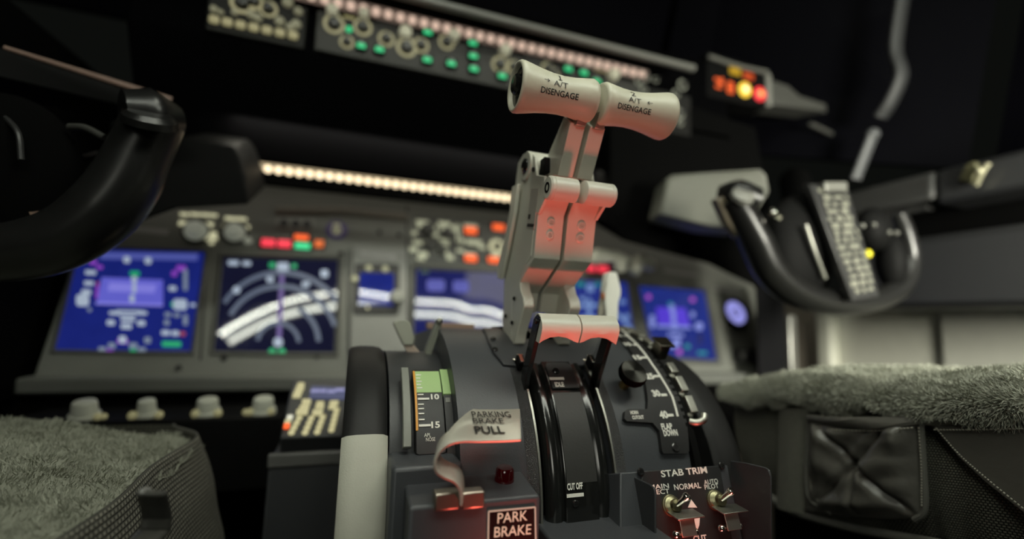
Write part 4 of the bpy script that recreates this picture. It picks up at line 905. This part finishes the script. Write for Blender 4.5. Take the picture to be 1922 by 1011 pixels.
for a, b, R in ((1211, 143, 10), (1198, 152, 8), (1208, 168, 8), (1280, 160, 10), (1268, 176, 8), (1262, 192, 9), (1275, 214, 10), (1258, 222, 7), (1230, 150, 6), (1276, 230, 7), (1246, 190, 8)):
    rknob(a, b, R, ER, legend=M_rl)
# grey lip above the control panel
mb = MB(); a, b = at(840, 10, y=.66), at(1302, 129, y=.66); a.z = b.z; a = a-(b-a)*.8
tag(mb.tube([a, b], .0065, smooth=0).build('glareshield_rail', mat('rail_satin_grey', (.16, .16, .145), .4)), 'grey rounded rail running above the pinkish light strip', 'rail')
# ------------------------------------------------------------------ overhead light strip, seen mirrored in the screens
path = [(403, 637), (425, 620), (450, 605), (500, 580), (560, 560), (633, 550), (672, 552), (745, 563), (782, 565), (840, 568), (862, 572), (884, 580), (912, 581), (945, 592), (985, 606)]
def mirrored(px, py, z):
    p = pn(px, py); d = (p-CAM).normalized(); r = d-PNv*2*d.dot(PNv); return p+r*((z-p.z)/r.z)
OL = thing('overhead_light_strip', 'bright beaded light strip overhead, seen mirrored as arcs in the dark screens', 'light strip', (0, -.1, 1.42))
C1 = smooth_path([mirrored(a, b, 1.42) for a, b in path], 8); Ls = [0]
for a, b in zip(C1, C1[1:]): Ls.append(Ls[-1]+(b-a).length)
def along(s):
    for k in range(len(Ls)-1):
        if Ls[k+1] >= s: f = (s-Ls[k])/max(1e-9, Ls[k+1]-Ls[k]); return C1[k].lerp(C1[k+1], f)
    return C1[-1]
g = glow('overhead_diode', (.96, 1, .86), 170.); NB = 84
for k in range(NB):
    p = along(Ls[-1]*(k+.5)/NB); mb = MB(); mb.lathe(p, (0, 0, -1), [(0, .0048), (.003, .0048), (.004, .003)], 12); mb.build('diode', g, OL)
C2 = smooth_path([mirrored(a+2, b+24, 1.42) for a, b in path], 4)
mb = MB(); mb.tube(C2, .010, n=8, smooth=0, flat=.8); mb.build('diffuser', glow('overhead_diffuser', (.96, 1, .86), 34.), OL)
mb = MB(); mb.sheet([[p+Vector((0, -.05, .014)) for p in C1], [p+Vector((0, .05, .014)) for p in C1]]); mb.build('mount', M_matt, OL, solid=.004)
# ------------------------------------------------------------------ control yokes (black, shiny) and their columns
M_yoke = mat('yoke_gloss_black', (.009, .009, .0088), .3, spec=.4)
M_clip = mat('clip_black', (.02, .02, .02), .4)
ya = .50
yk = lambda a, b, d=0.: at(a, b, y=ya+d)
YR = thing('control_yoke', 'glossy black control yoke with a slanted lettered clipboard and yellow button on the right', 'yoke', (.53, .5, .64), 'pair of control yokes')
mb = MB(); mb.tube([yk(*q) for q in ((1372, 372), (1392, 402), (1418, 452), (1446, 508), (1492, 548), (1560, 568), (1640, 562), (1690, 536), (1708, 490), (1700, 440), (1684, 400))], [.016, .020, .023, .022, .021, .019, .018, .017, .015, .014, .013], n=18, flat=1.0); mb.build('wheel_rim', M_yoke, YR)
mb = MB(); mb.tube([yk(1352, 366, .02), yk(1385, 366, .0), yk(1420, 376, -.01)], [.014, .022, .018], n=18); mb.build('horn_grip', M_yoke, YR)
mb = MB(); p = yk(1392, 370, -.014); mb.lathe(p, (-.2, -.8, .5), [(0, .016), (.006, .015), (.009, .010), (.0092, .001)], 28); mb.build('trim_switch', mat('grey_switch_cap', (.20, .20, .18), .35), YR)
mb = MB(); mb.prism([yk(*q, .002) for q in ((1345, 372), (1362, 366), (1384, 400), (1398, 440), (1388, 446), (1366, 418))], (0, .014, 0)); mb.build('grip_inlay', mat('tinted_inlay', (.10, .085, .06), .25, coat=.5), YR, bevel=.003)
mb = MB(); mb.ball(yk(1500, 470, .02), (.062, .030, .085), 24, 16); mb.build('hub', M_black, YR)
mb = MB(); mb.tube([yk(1500, 400, .05), yk(1498, 370, .10), yk(1492, 340, .18)], [.03, .026, .028], n=18); mb.build('hub_column', M_matt, YR)
mb = MB(); mb.tube([yk(1512, 422, -.014), yk(1528, 470, -.016), yk(1548, 522, -.012)], .0032, n=10); mb.build('silver_trim', mat('satin_trim', (.25, .25, .22), .45, .7), YR)
mb = MB(); mb.lathe(yk(1456, 402, -.005), (0, -1, .2), [(0, .010), (.004, .010), (.007, .006), (.007, .001)], 24); mb.build('hub_button', M_chrome, YR)
cq = [yk(*q, d) for q, d in (((1520, 346), -.018), ((1590, 346), -.018), ((1652, 556), -.034), ((1600, 566), -.034))]
mb = MB(); mb.prism(cq, (0, .012, .004)); cb = mb.build('clipboard', M_clip, YR, bevel=.002)
def cbp(u, v, h=.0): 
    a = cq[0].lerp(cq[1], u); b = cq[3].lerp(cq[2], u); p = a.lerp(b, v); n = (cq[1]-cq[0]).cross(cq[3]-cq[0]).normalized(); n = n if n.y < 0 else -n
    return p+n*h
M_pr = mat('pale_print', (.17, .17, .135), .6)
rnd = random.Random(3)
for v in range(15):
    u = .12+rnd.random()*.10; v0 = .055+v*.062; mb = MB()
    while u < .86:
        L_ = .10+rnd.random()*.22; e = min(.90, u+L_); s = rnd.random()
        A, B = cbp(u, v0, .0006), cbp(e, v0, .0006); D = (cq[3]-cq[0]).normalized(); wd = .0022+.0022*s
        mb.prism([A-D*wd, B-D*wd, B+D*wd, A+D*wd], (0, -.0003, 0)); u = e+.05+rnd.random()*.07
    mb.build('printed_row', M_pr, cb)
mb = MB(); A, B = cbp(.25, .03, .004), cbp(.85, .03, .004); mb.obox((A+B)/2, (B-A)/2, (0, .004, 0), (0, 0, .007)); mb.build('clip', mat('clip_metal', (.28, .28, .25), .4, .6), cb, bevel=.002)
for a, b, d, rx, rz in ((1640, 430, .0, .032, .035), (1672, 490, .0, .022, .045)):
    mb = MB(); mb.ball(yk(a, b, d), (rx, .022, rz), 18, 12); mb.build('switch_pod', M_black, YR)
mb = MB(); mb.ball(yk(1630, 476, -.028), (.0052, .004, .0060), 16, 10); mb.build('yellow_button', mat('yellow_plastic', (.72, .62, .02), .4, emit=(.6, .55, .01), es=.35), YR)
for a, b in ((1618, 424), (1640, 422), (1668, 436), (1682, 437)):
    mb = MB(); mb.ball(yk(a, b, -.02), .0042, 10, 8); mb.build('pod_screw', mat('dull_screw', (.2, .2, .18), .35, .7), YR)
mb = MB(); mb.prism([yk(*q, -.012) for q in ((1652, 546), (1700, 528), (1706, 540), (1690, 560), (1655, 572))], (0, .01, 0)); mb.build('rim_plate', mat('grey_plate', (.16, .16, .145), .4), YR, bevel=.003)
YLf = thing('control_yoke', 'large blurred black control yoke in front of the left flight display', 'yoke', (-.5, .5, .64), 'pair of control yokes')
mb = MB(); mb.tube([yk(*q) for q in ((290, 226), (262, 286), (236, 340), (196, 392), (140, 436), (70, 464), (-20, 476), (-130, 470), (-200, 430))], [.024, .025, .027, .028, .027, .026, .024, .022, .02], n=20); mb.build('wheel_rim', M_yoke, YLf)
mb = MB(); mb.tube([yk(230, 215, -.01), yk(282, 222, .0), yk(330, 228, .015)], [.022, .027, .016], n=18); mb.build('horn_grip', M_yoke, YLf)
mb = MB(); p = yk(282, 234, -.022); mb.lathe(p, (.12, -.5, .85), [(0, .021), (.006, .020), (.010, .016), (.0103, .001)], 30); mb.build('trim_switch', M_yoke, YLf)
mb = MB(); mb.tube([yk(318, 250, .01), yk(302, 274, .012), yk(276, 302, .015), yk(270, 330, .016)], [.008, .012, .010, .006], n=14); mb.build('grip_inlay', MATS['tinted_inlay'], YLf)
mb = MB(); mb.ball(yk(-10, 330, .02), (.062, .03, .075), 24, 16); mb.build('hub', M_matt, YLf)
mb = MB(); mb.tube([yk(10, 220, .0), yk(34, 250, -.01), yk(40, 300, -.012)], .0022, n=8); mb.build('hub_rim', M_clip, YLf)
mb = MB(); mb.lathe(yk(92, 398, .01), (.3, -.9, .2), [(0, .013), (.006, .012), (.006, .001)], 20); mb.build('hub_button', mat('dark_bronze', (.12, .08, .06), .3, .8), YLf)
mb = MB(); mb.tube([yk(130, 238, .01), yk(160, 240, .005), yk(196, 258, .0)], .0030, n=10); mb.build('silver_trim', mat('dark_satin', (.12, .12, .11), .3, .6), YLf)
# padded boxes behind the yokes' inner horns
PX = thing('map_light_box', 'pale grey padded box with pinkish top edge behind the inner horn of the right yoke', 'box', at(1340, 400, y=.60))
fr = [((1236, 402), .63), ((1252, 334), .63), ((1262, 327), .63), ((1428, 316), .545), ((1440, 326), .545), ((1446, 360), .545), ((1400, 430), .56), ((1330, 424), .59)]
pts = [at(*q, y=y_) for q, y_ in fr]
mb = MB(); mb.prism(pts, (.02, .06, 0)); mb.build('box_body', mat('box_pale_grey', (.125, .127, .105), .5), PX, bevel=.008, seg=3)
PL = thing('map_light_box', 'long dark padded box with brownish highlight coloured along its top edge above the left yoke', 'box', at(160, 160, y=.52))
fr = [((-60, 70), .58), ((322, 190), .63), ((330, 212), .63), ((326, 216), .63), ((240, 200), .62), ((-60, 130), .58)]
pts = [at(*q, y=y_) for q, y_ in fr]
mb = MB(); mb.prism(pts, (-.02, .06, 0)); mb.build('box_body', M_black, PL, bevel=.004, seg=3)
mb = MB(); mb.tube([pts[0].lerp(pts[1], .15)+Z*.001, pts[0].lerp(pts[1], .6)+Z*.001, pts[1]+Z*.0005], [.0022, .0032, .0045], n=10, smooth=0); mb.build('edge_highlight', mat('highlight_brown', (.22, .14, .11), .4), PL)  # highlight along the box edge, drawn as a brown tube
YC = thing('yoke_column', 'upright dark column with thin silver edge under the right yoke', 'column', (.68, .76, .40))
za = [(at(1420, 640, y=.75).x, .75), (at(1476, 640, y=.75).x, .75), (at(1476, 640, y=.75).x+.03, .83), (at(1424, 640, y=.83).x, .83)]
mb = MB(); mb.prism([(a, b, .30) for a, b in za], (0, 0, .43)); mb.build('post', mat('column_black', (.008, .008, .009), .8, spec=.05), YC, bevel=.006)
mb = MB(); mb.box((at(1479, 640, y=.76).x, .755, .30), (at(1493, 640, y=.76).x, .79, .655)); mb.build('edge_strip', mat('column_silver', (.30, .30, .28), .35, .8), YC, bevel=.003)
# ------------------------------------------------------------------ right side wall, sill console, windows
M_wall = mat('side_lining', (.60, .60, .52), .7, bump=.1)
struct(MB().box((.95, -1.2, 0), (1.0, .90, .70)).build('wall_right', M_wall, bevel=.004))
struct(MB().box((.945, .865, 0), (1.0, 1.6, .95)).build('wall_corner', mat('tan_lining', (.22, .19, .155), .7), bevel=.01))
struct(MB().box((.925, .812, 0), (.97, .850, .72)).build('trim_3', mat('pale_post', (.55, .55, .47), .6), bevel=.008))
struct(MB().box((.938, -.4, 0), (.97, .600, .70)).build('trim_4', mat('shaded_lining', (.48, .48, .42), .7), bevel=.006))  # side lining again, its shade put into a darker colour
SC = thing('side_console', 'long dark side console ledge running back beside the right yoke', 'console', (.9, .3, .66))
b1, b2 = .668, .797
mb = MB(); mb.prism([(.80, -.5, b1), (.80, -.5, b2), (1.0, -.5, b2+.01), (1.0, -.5, b1)], (0, 1.18, 0)); mb.build('ledge', mat('console_grey', (.022, .0225, .024), .5), SC, bevel=.012, seg=3)
mb = MB(); mb.prism([(.875, -.5, b2), (.875, -.5, .86), (1.0, -.5, .86), (1.0, -.5, b2)], (0, 1.25, 0)); mb.build('recess', M_matt, SC)
mb = MB(); mb.prism([(.805, -.5, .850), (.81, -.5, .915), (1.0, -.5, .93), (1.0, -.5, .85)], (0, 1.02, 0)); mb.build('upper_sill', MATS['console_grey'], SC, bevel=.010, seg=3)
mb = MB(); mb.prism([(.80, .52, .862), (.81, .52, .915), (1.0, .52, .93), (1.0, .52, .862)], (0, .20, 0)); mb.build('sill_end', mat('sill_grey', (.034, .034, .033), .5), SC, bevel=.008, seg=3)
mb = MB()
for a, b in ((1608, 396), (1640, 392)): mb.obox(at(a, b, x=.84), Y*.035, X*.01, Z*.004)
mb = MB(); mb.obox(at(1690, 398, x=.83), Y*.05, X*.01, Z*.006); mb.build('vent_strip', MATS['sill_grey'], SC, bevel=.002)
LT = thing('window_latch', 'small brass-coloured latch on the upper sill at the far right', 'latch', at(1830, 330, x=.80))
lx = .797
mb = MB(); mb.prism([at(*q, x=lx) for q in ((1797, 338), (1812, 308), (1830, 302), (1836, 312), (1822, 344))], (.012, 0, 0)); mb.build('plate', mat('olive_brass', (.22, .21, .12), .35, .7), LT, bevel=.003)
mb = MB(); mb.tube([at(1855, 306, x=lx-.004), at(1842, 326, x=lx-.006), at(1832, 348, x=lx-.004)], .0042, n=10); mb.ball(at(1838, 321, x=lx-.008), .006); mb.build('handle', mat('pale_brass', (.40, .38, .26), .35, .7), LT)
# windshield and side panes: night outside, thick dark glass
M_glass = mat('night_window_glass', (.002, .002, .003), .45, spec=.01)
struct(MB().prism([(-1.0, 1.02, 1.17), (.55, 1.02, 1.17), (.55, .80, 1.70), (-1.0, .80, 1.70)], (0, .012, 0)).build('window_1', M_glass))
struct(MB().prism([(.56, 1.02, 1.10), (.97, .55, .95), (.97, .40, 1.70), (.56, .80, 1.70)], (.01, .01, 0)).build('window_2', M_glass))
struct(MB().prism([(.985, .52, .93), (.985, -.5, .93), (.985, -.5, 1.70), (.985, .36, 1.70)], (.012, 0, 0)).build('window_3', M_glass))
mb = MB(); mb.tube([at(*q, x=.80) for q in ((1700, -40), (1684, 60), (1682, 100), (1692, 140), (1672, 190), (1652, 220))], .016, n=14, flat=.6)
struct(mb.build('trim_5', mat('pillar_grey', (.028, .029, .030), .55)))
mb = MB(); mb.tube([at(*q, x=.80) for q in ((1640, 250), (1624, 290), (1606, 336))], .0125, n=14, flat=.6); mb.ball(at(1638, 252, x=.80), .012)
struct(mb.build('trim_6', mat('pillar_pale', (.09, .093, .097), .45)))
# glareshield end: warning unit with orange figures and round lamps, bracket
yw = .712
wp = lambda a, b, h=0.: at(a, b, y=yw-h)
WU = thing('warning_unit', 'small black unit with orange figures, round amber lamp and round red lamp by the windshield', 'warning unit', wp(1388, 165))
mb = MB(); mb.prism([wp(*q) for q in ((1328, 96), (1400, 118), (1442, 134), (1442, 202), (1400, 196), (1328, 180))], (0, .05, 0)); mb.build('case', M_black, WU, bevel=.003)
mb = MB(); mb.prism([wp(*q, .004) for q in ((1439, 134), (1448, 140), (1450, 198), (1441, 200))], (0, .05, 0)); mb.build('case_edge', mat('case_edge_grey', (.20, .20, .18), .45), WU, bevel=.002)
mb = MB(); mb.tube([wp(1330, 106, .004), wp(1385, 124, .004), wp(1440, 136, .004)], .0042, n=10); mb.build('case_rim', mat('case_rim_grey', (.14, .14, .125), .45), WU)
mb = MB()
k = kx(wp(1360, 160))
for a, b, w_, h_ in ((1347, 149, 14, 5), (1352, 156, 8, 5), (1349, 163, 14, 5), (1355, 152, 5, 12), (1371, 156, 12, 5), (1367, 164, 5, 14), (1375, 164, 5, 16), (1371, 165, 12, 4), (1371, 173, 14, 4)):
    mb.obox(wp(a, b, .002), X*w_*k*.5, Z*h_*k*.5, Y*.0005)
mb.build('orange_figures', glow('figure_orange', (1, .14, .03), .9), WU)
for a, b, r, c, c2, nm in ((1397, 169, 14, (1, .62, .05), (1, .86, .50), 'amber_lamp'), (1425, 177, 13, (1, .04, .05), (1, .40, .10), 'red_lamp')):
    p = wp(a, b); q = kx(p); mb = MB(); mb.lathe(p, YN, [(0, r*q), (.003, r*q), (.005, r*q*.7), (.005, .0005)], 24); lo_ = mb.build(nm, glow(nm+'_glow', c, 1.3), WU)
    mb = MB(); mb.ball(p+YN*.004, (r*q*.45, .003, r*q*.45)); mb.build('lamp_core', glow(nm+'_core', c2, 1.8), lo_)
for a, b, w_, c, nm in ((1380, 134, 26, (.55, .32, .01), 'amber_reflection'), (1405, 143, 24, (.60, .07, .01), 'red_reflection')):  # reflections of the two round lamps, painted as dim glowing bars
    p = wp(a, b, .002); q = kx(p); mb = MB(); mb.obox(p, X*w_*q*.5, Z*7*q, Y*.001); mb.build(nm, glow(nm+'_glow', c, .7), WU, bevel=.002)
BK = thing('grip_bracket', 'dull grey bracket reaching right from the warning unit towards the window pillar', 'bracket', wp(1500, 190))
mb = MB(); mb.prism([wp(*q) for q in ((1450, 150), (1480, 160), (1502, 180), (1540, 192), (1610, 214), (1606, 224), (1535, 206), (1452, 196))], (0, .05, 0)); mb.build('arm', mat('bracket_grey', (.06, .06, .054), .55), BK, bevel=.003)
HR = thing('hand_rail', 'thin dull rail streak below the bracket beside the window pillar', 'rail', wp(1550, 250))
mb = MB(); mb.tube([wp(1520, 232), wp(1550, 246), wp(1586, 264)], .0045, n=10); mb.build('rod', MATS['bracket_grey'], HR)
# ------------------------------------------------------------------ seats: sheepskin over woven side covers
def weave(name, col, sc, holes=.75):
    m = mat(name, col, .9); nt = m.node_tree; b = nt.nodes['Principled BSDF']
    tc = nt.nodes.new('ShaderNodeUVMap'); vo = nt.nodes.new('ShaderNodeTexBrick')
    vo.inputs['Color1'].default_value = (*col, 1); vo.inputs['Color2'].default_value = (*[c*.8 for c in col], 1); vo.inputs['Mortar'].default_value = (*[c*(1-holes) for c in col], 1)
    vo.inputs['Scale'].default_value = sc; vo.inputs['Mortar Size'].default_value = .13; vo.inputs['Mortar Smooth'].default_value = .9
    vo.inputs['Brick Width'].default_value = .5; vo.inputs['Row Height'].default_value = .42; vo.offset = .5
    nt.links.new(tc.outputs[0], vo.inputs['Vector']); nt.links.new(vo.outputs['Color'], b.inputs['Base Color'])
    bp = nt.nodes.new('ShaderNodeBump'); bp.inputs['Strength'].default_value = .9; bp.inputs['Distance'].default_value = .0022; bp.invert = True
    nt.links.new(vo.outputs['Fac'], bp.inputs['Height']); nt.links.new(bp.outputs[0], b.inputs['Normal']); return m
def uvsheet(name, fn, nu, nv, mt, parent, lu, lv, solid=0.):
    bm = bmesh.new(); uvl = bm.loops.layers.uv.new('UVMap'); V = [[bm.verts.new(fn(i/nu, j/nv)) for j in range(nv+1)] for i in range(nu+1)]
    for i in range(nu):
        for j in range(nv):
            f = bm.faces.new([V[i][j], V[i+1][j], V[i+1][j+1], V[i][j+1]])
            for l, (a, b) in zip(f.loops, ((i, j), (i+1, j), (i+1, j+1), (i, j+1))): l[uvl].uv = (a/nu*lu, b/nv*lv)
    mb = MB(); mb.bm.free(); mb.bm = bm; return mb.build(name, mt, parent, solid=solid, ang=80)
from mathutils import noise
def fleece(parent, fn, nu, nv, col, n, ln, seed, out):
    rn = random.Random(seed)
    def g(u, v):
        p = fn(u, v); k = noise.noise(p*28)*.006+noise.noise(p*70)*.004; return p+Vector((0, 0, k))
    uvsheet('fleece_base', g, nu, nv, mat(parent.name+'_fleece_base', tuple(c*.8 for c in col), .95), parent, 1, 1)
    bm = bmesh.new()
    for _ in range(n):
        u, v = rn.random(), rn.random(); p = g(u, v); e = .004
        nn = (g(min(1, u+e), v)-g(max(0, u-e), v)).cross(g(u, min(1, v+e))-g(u, max(0, v-e)))
        if nn.length < 1e-12: continue
        nn.normalize()
        if nn.dot(out) < 0: nn = -nn
        c = Vector((noise.noise(p*45+Vector((9, 0, 0))), noise.noise(p*45+Vector((0, 9, 0))), 0))*.9
        d = (nn+c+Vector((rn.gauss(0, .35), rn.gauss(0, .35), rn.gauss(0, .2)))).normalized(); L_ = ln*(.5+.7*rn.random())
        s = d.cross(Vector((rn.gauss(0, 1), rn.gauss(0, 1), rn.gauss(0, 1)))).normalized()*.0003
        q = p+d*L_*.55; r = p+d*L_+Vector((rn.gauss(0, .3), rn.gauss(0, .3), -.35))*L_*.35
        A = [bm.verts.new(x) for x in (p-s, p+s, q+s*.9, q-s*.9, r)]
        bm.faces.new((A[0], A[1], A[2], A[3])); bm.faces.new((A[3], A[2], A[4]))
    mb = MB(); mb.bm.free(); mb.bm = bm; o = mb.build('fleece', mat(parent.name+'_wool', col, .9, var=.12), parent, ang=180); o['kind'] = 'stuff'
SLt = thing('pilot_seat', 'left seat with grey-green sheepskin and woven cover bulging at its front corner', 'seat', (-.55, .40, .0), 'pair of pilot seats')
def sm(t): t = min(1, max(0, t)); return t*t*(3-2*t)
def flL(u, v):                       # u: back to front, v: right edge to left
    y = .02+u*.60; x = -.302-v*.52-.040*sm((y-.53)/.085)**2*(1-v)
    z = .495+.020*sm(v/.3)-.012*sm((u-.93)/.07) -.006*(1-sm(v/.04))+.006*math.sin(u*5+v*3)
    x += .006*math.sin(u*9); return Vector((x, y, z))
fleece(SLt, flL, 90, 80, (.30, .31, .25), 110000, .0065, 1, Vector((.5, 0, 1)))
def sdL(u, v):                       # side cover: u back to front, v top to bottom, wraps round the front corner
    k = sm((u-.86)/.14); y = .0+u*.615-.0*k
    z = .498-v*.20
    x = -.304+.038*math.sin(min(1, v*1.5)*math.pi/2)-.10*k*k*(.35+.25*v)-.010*v
    x += .004*math.sin(v*17+u*6)*v+.003*math.sin(u*23)
    return Vector((x, y+.018*v*k+.010*math.sin(v*9)*k, z))
W1 = weave('woven_grey_cover', (.20, .195, .16), 1.0)
uvsheet('side_cover', sdL, 70, 40, W1, SLt, 72, 24, solid=.003)
def frL(u, v):
    a = sdL(1, v); return Vector((a.x-u*.42, a.y+.012*math.sin(u*3), a.z))
uvsheet('front_cover', frL, 40, 20, W1, SLt, 50, 24)
mb = MB(); mb.box((-.80, -.05, .26), (-.36, .52, .46)); mb.build('seat_pan', M_matt, SLt, bevel=.02)
mb = MB(); mb.box((-.74, .05, .0), (-.42, .45, .27)); mb.build('pedestal', M_matt, SLt, bevel=.01)
fs = lambda a, b, d=0.: at(a, b, x=-.262+d)
def strap(u, v):
    c = [(278, 922), (284, 945), (288, 970), (284, 995), (262, 1015), (240, 1045)]; a, b = lerpL(c, v); p = fs(a-13+26*u*(.7+.3*v), b+5*math.sin(u*3.1), .0)
    p.x += .010*math.sin(u*math.pi)-.002; return p
def lerpL(L, u):
    f = u*(len(L)-1); k = min(int(f), len(L)-2); t = f-k; return L[k][0]+(L[k+1][0]-L[k][0])*t, L[k][1]+(L[k+1][1]-L[k][1])*t
uvsheet('leather_strap', strap, 10, 30, mat('dark_leather', (.045, .045, .04), .5, bump=.4, bscale=150), SLt, 1, 1, solid=.003)
mb = MB(); mb.tube([fs(266, 921), fs(276, 918), fs(284, 922)], .0012, n=8); mb.build('cut_edge', M_lab, SLt)
SRt = thing('pilot_seat', 'right seat with sheepskin top, dark leather side pocket and white stitching', 'seat', (.55, .35, .0), 'pair of pilot seats')
xs = .30
top = [(1352, 728), (1400, 716), (1480, 703), (1560, 707), (1640, 716), (1720, 716), (1800, 712), (1922, 708), (2250, 696), (3100, 672)]
bot = [(1374, 764), (1420, 764), (1480, 763), (1560, 774), (1640, 782), (1740, 796), (1830, 800), (1922, 796), (2250, 800), (3100, 830)]
def lerpL(L, u):
    f = u*(len(L)-1); k = min(int(f), len(L)-2); t = f-k; return L[k][0]+(L[k+1][0]-L[k][0])*t, L[k][1]+(L[k+1][1]-L[k][1])*t
def flR(u, v):                       # u: front to back, v: lower side edge, over the top, inwards
    b = at(*lerpL(bot, u), x=xs-.004); t = at(*lerpL(top, u), x=xs)
    if v < .35:
        k = v/.35; p = b.lerp(t, k); p.x -= .014*math.sin(k*math.pi)-.006*k; return p
    k = (v-.35)/.65; p = t.copy(); p.x += .006+k*.46; p.z += .010*math.sin(min(1, k*4)*math.pi/2)-.012*k-.02*sm((k-.5)/.5)
    return p
fleece(SRt, flR, 80, 60, (.40, .41, .34), 80000, .0058, 2, Vector((-.8, 0, 1)))
def SR(a, b, d=0.): return at(a, b, x=xs+d)
low = [(1392, 900), (1420, 930), (1480, 962), (1560, 985), (1640, 1002), (1740, 1015), (1800, 1030), (1922, 1060), (2250, 1130), (3100, 1350)]
def sdR(u, v):
    a, b = lerpL(bot, u), lerpL(low, u); p = at(a[0]+(b[0]-a[0])*v, a[1]-6+(b[1]-a[1]+6)*v, x=xs)
    p.x += .004+.010*v*v-.006*math.sin(v*math.pi)+.0015*math.sin(u*60)*v; return p
W2 = weave('woven_dark_cover', (.21, .21, .165), 1.0, .85)
uvsheet('side_cover', sdR, 70, 30, W2, SRt, 60, 20, solid=.002)
def band(u, v):
    a, b = 1462+u*58, 766+v*186; a -= v*(4+6*u); p = SR(a, b+12*u*v, -.006); p.x -= .004*math.sin(u*math.pi); return p
uvsheet('ribbed_band', band, 10, 30, weave('ribbed_band_weave', (.27, .27, .22), 1.0, .6), SRt, 7, 26)
M_lea = mat('seat_leather', (.095, .092, .080), .38, bump=.35, bscale=150, spec=.6)
def pock(u, v):
    L_, Rr = 1522-10*v, 1722+14*v; a = L_+(Rr-L_)*u; b = 786+6*math.sin(u*math.pi)-4*u+v*(172+18*u)
    ed = min(1, min(u, 1-u, v*1.2, (1-v))*7)
    p = SR(a, b, -.008)
    c1 = abs((u-.45)-(v-.42)*.9); c2 = abs((u-.48)+(v-.42)*.8); c3 = abs(u-.46) if v > .4 else 1
    cre = math.exp(-(c1/.05)**2)*.8+math.exp(-(c2/.05)**2)*.7+math.exp(-(c3/.03)**2)*.5
    p.x -= ed*(.012+.005*noise.noise(Vector((u*5, v*5, 3)))+.004*math.sin(u*9+v*4)) - cre*.008*ed
    return p
uvsheet('pocket', pock, 60, 50, M_lea, SRt, 1, 1, solid=.002)
mb = MB(); mb.tube([SR(1522, 786, -.010), SR(1590, 793, -.018), SR(1660, 794, -.018), SR(1722, 786, -.010)], .0042, n=10, flat=1.4); mb.build('pocket_hem', M_lea, SRt)
M_pipe = mat('piping_grey', (.12, .12, .105), .5)
MB().tube([SR(1519, 790, -.009), SR(1514, 880, -.010), SR(1520, 935, -.010), SR(1560, 962, -.010)], .0024, n=8).build('piping', M_pipe, SRt)
MB().tube([SR(1728, 788, -.009), SR(1734, 880, -.010), SR(1736, 955, -.010), SR(1716, 975, -.010)], .0024, n=8).build('piping', M_pipe, SRt)
M_st = mat('stitch_thread', (.36, .35, .29), .7)
mb = MB()
def stitches(P, n, d):
    Q = smooth_path([SR(a, b, d) for a, b in P], 10)
    for k in range(n):
        f = (k+.2)/n*(len(Q)-1); i = int(f); p = Q[i].lerp(Q[min(i+1, len(Q)-1)], f-i); f2 = (k+.75)/n*(len(Q)-1); j = min(int(f2), len(Q)-1); q = Q[j].lerp(Q[min(j+1, len(Q)-1)], f2-j); mb.tube([p, q], .0006, n=6, smooth=0)
stitches([(1724, 800), (1729, 880), (1730, 950)], 26, -.0125); stitches([(1560, 806), (1640, 808), (1715, 802)], 22, -.020); stitches([(1526, 800), (1521, 880), (1527, 930), (1562, 955)], 22, -.0125)
stitches([(1756, 802), (1800, 852), (1850, 896), (1922, 955)], 34, -.010); stitches([(1752, 806), (1830, 806), (1922, 804)], 26, -.0105)
mb.build('stitching', M_st, SRt)
tri = [(1750, 798), (1800, 800), (1922, 797), (2000, 797), (2000, 1010), (1922, 962), (1850, 905), (1800, 858)]
mb = MB(); mb.prism([SR(a, b, -.008) for a, b in tri], (.006, 0, 0)); mb.build('leather_panel', M_lea, SRt, bevel=.002)
mb = MB(); mb.box((.33, -.1, .26), (.80, .46, .52)); mb.build('seat_pan', M_matt, SRt, bevel=.02)
mb = MB(); mb.box((.40, .0, .0), (.74, .40, .27)); mb.build('pedestal', M_matt, SRt, bevel=.01)
mb = MB(); mb.tube([SR(1380, 905, .0), SR(1450, 935, .0), SR(1480, 956, -.002), SR(1600, 990, -.002), SR(1760, 1020, -.002), SR(1960, 1070, 0)], .0042, n=10); mb.build('lower_piping', MATS['piping_grey'], SRt)
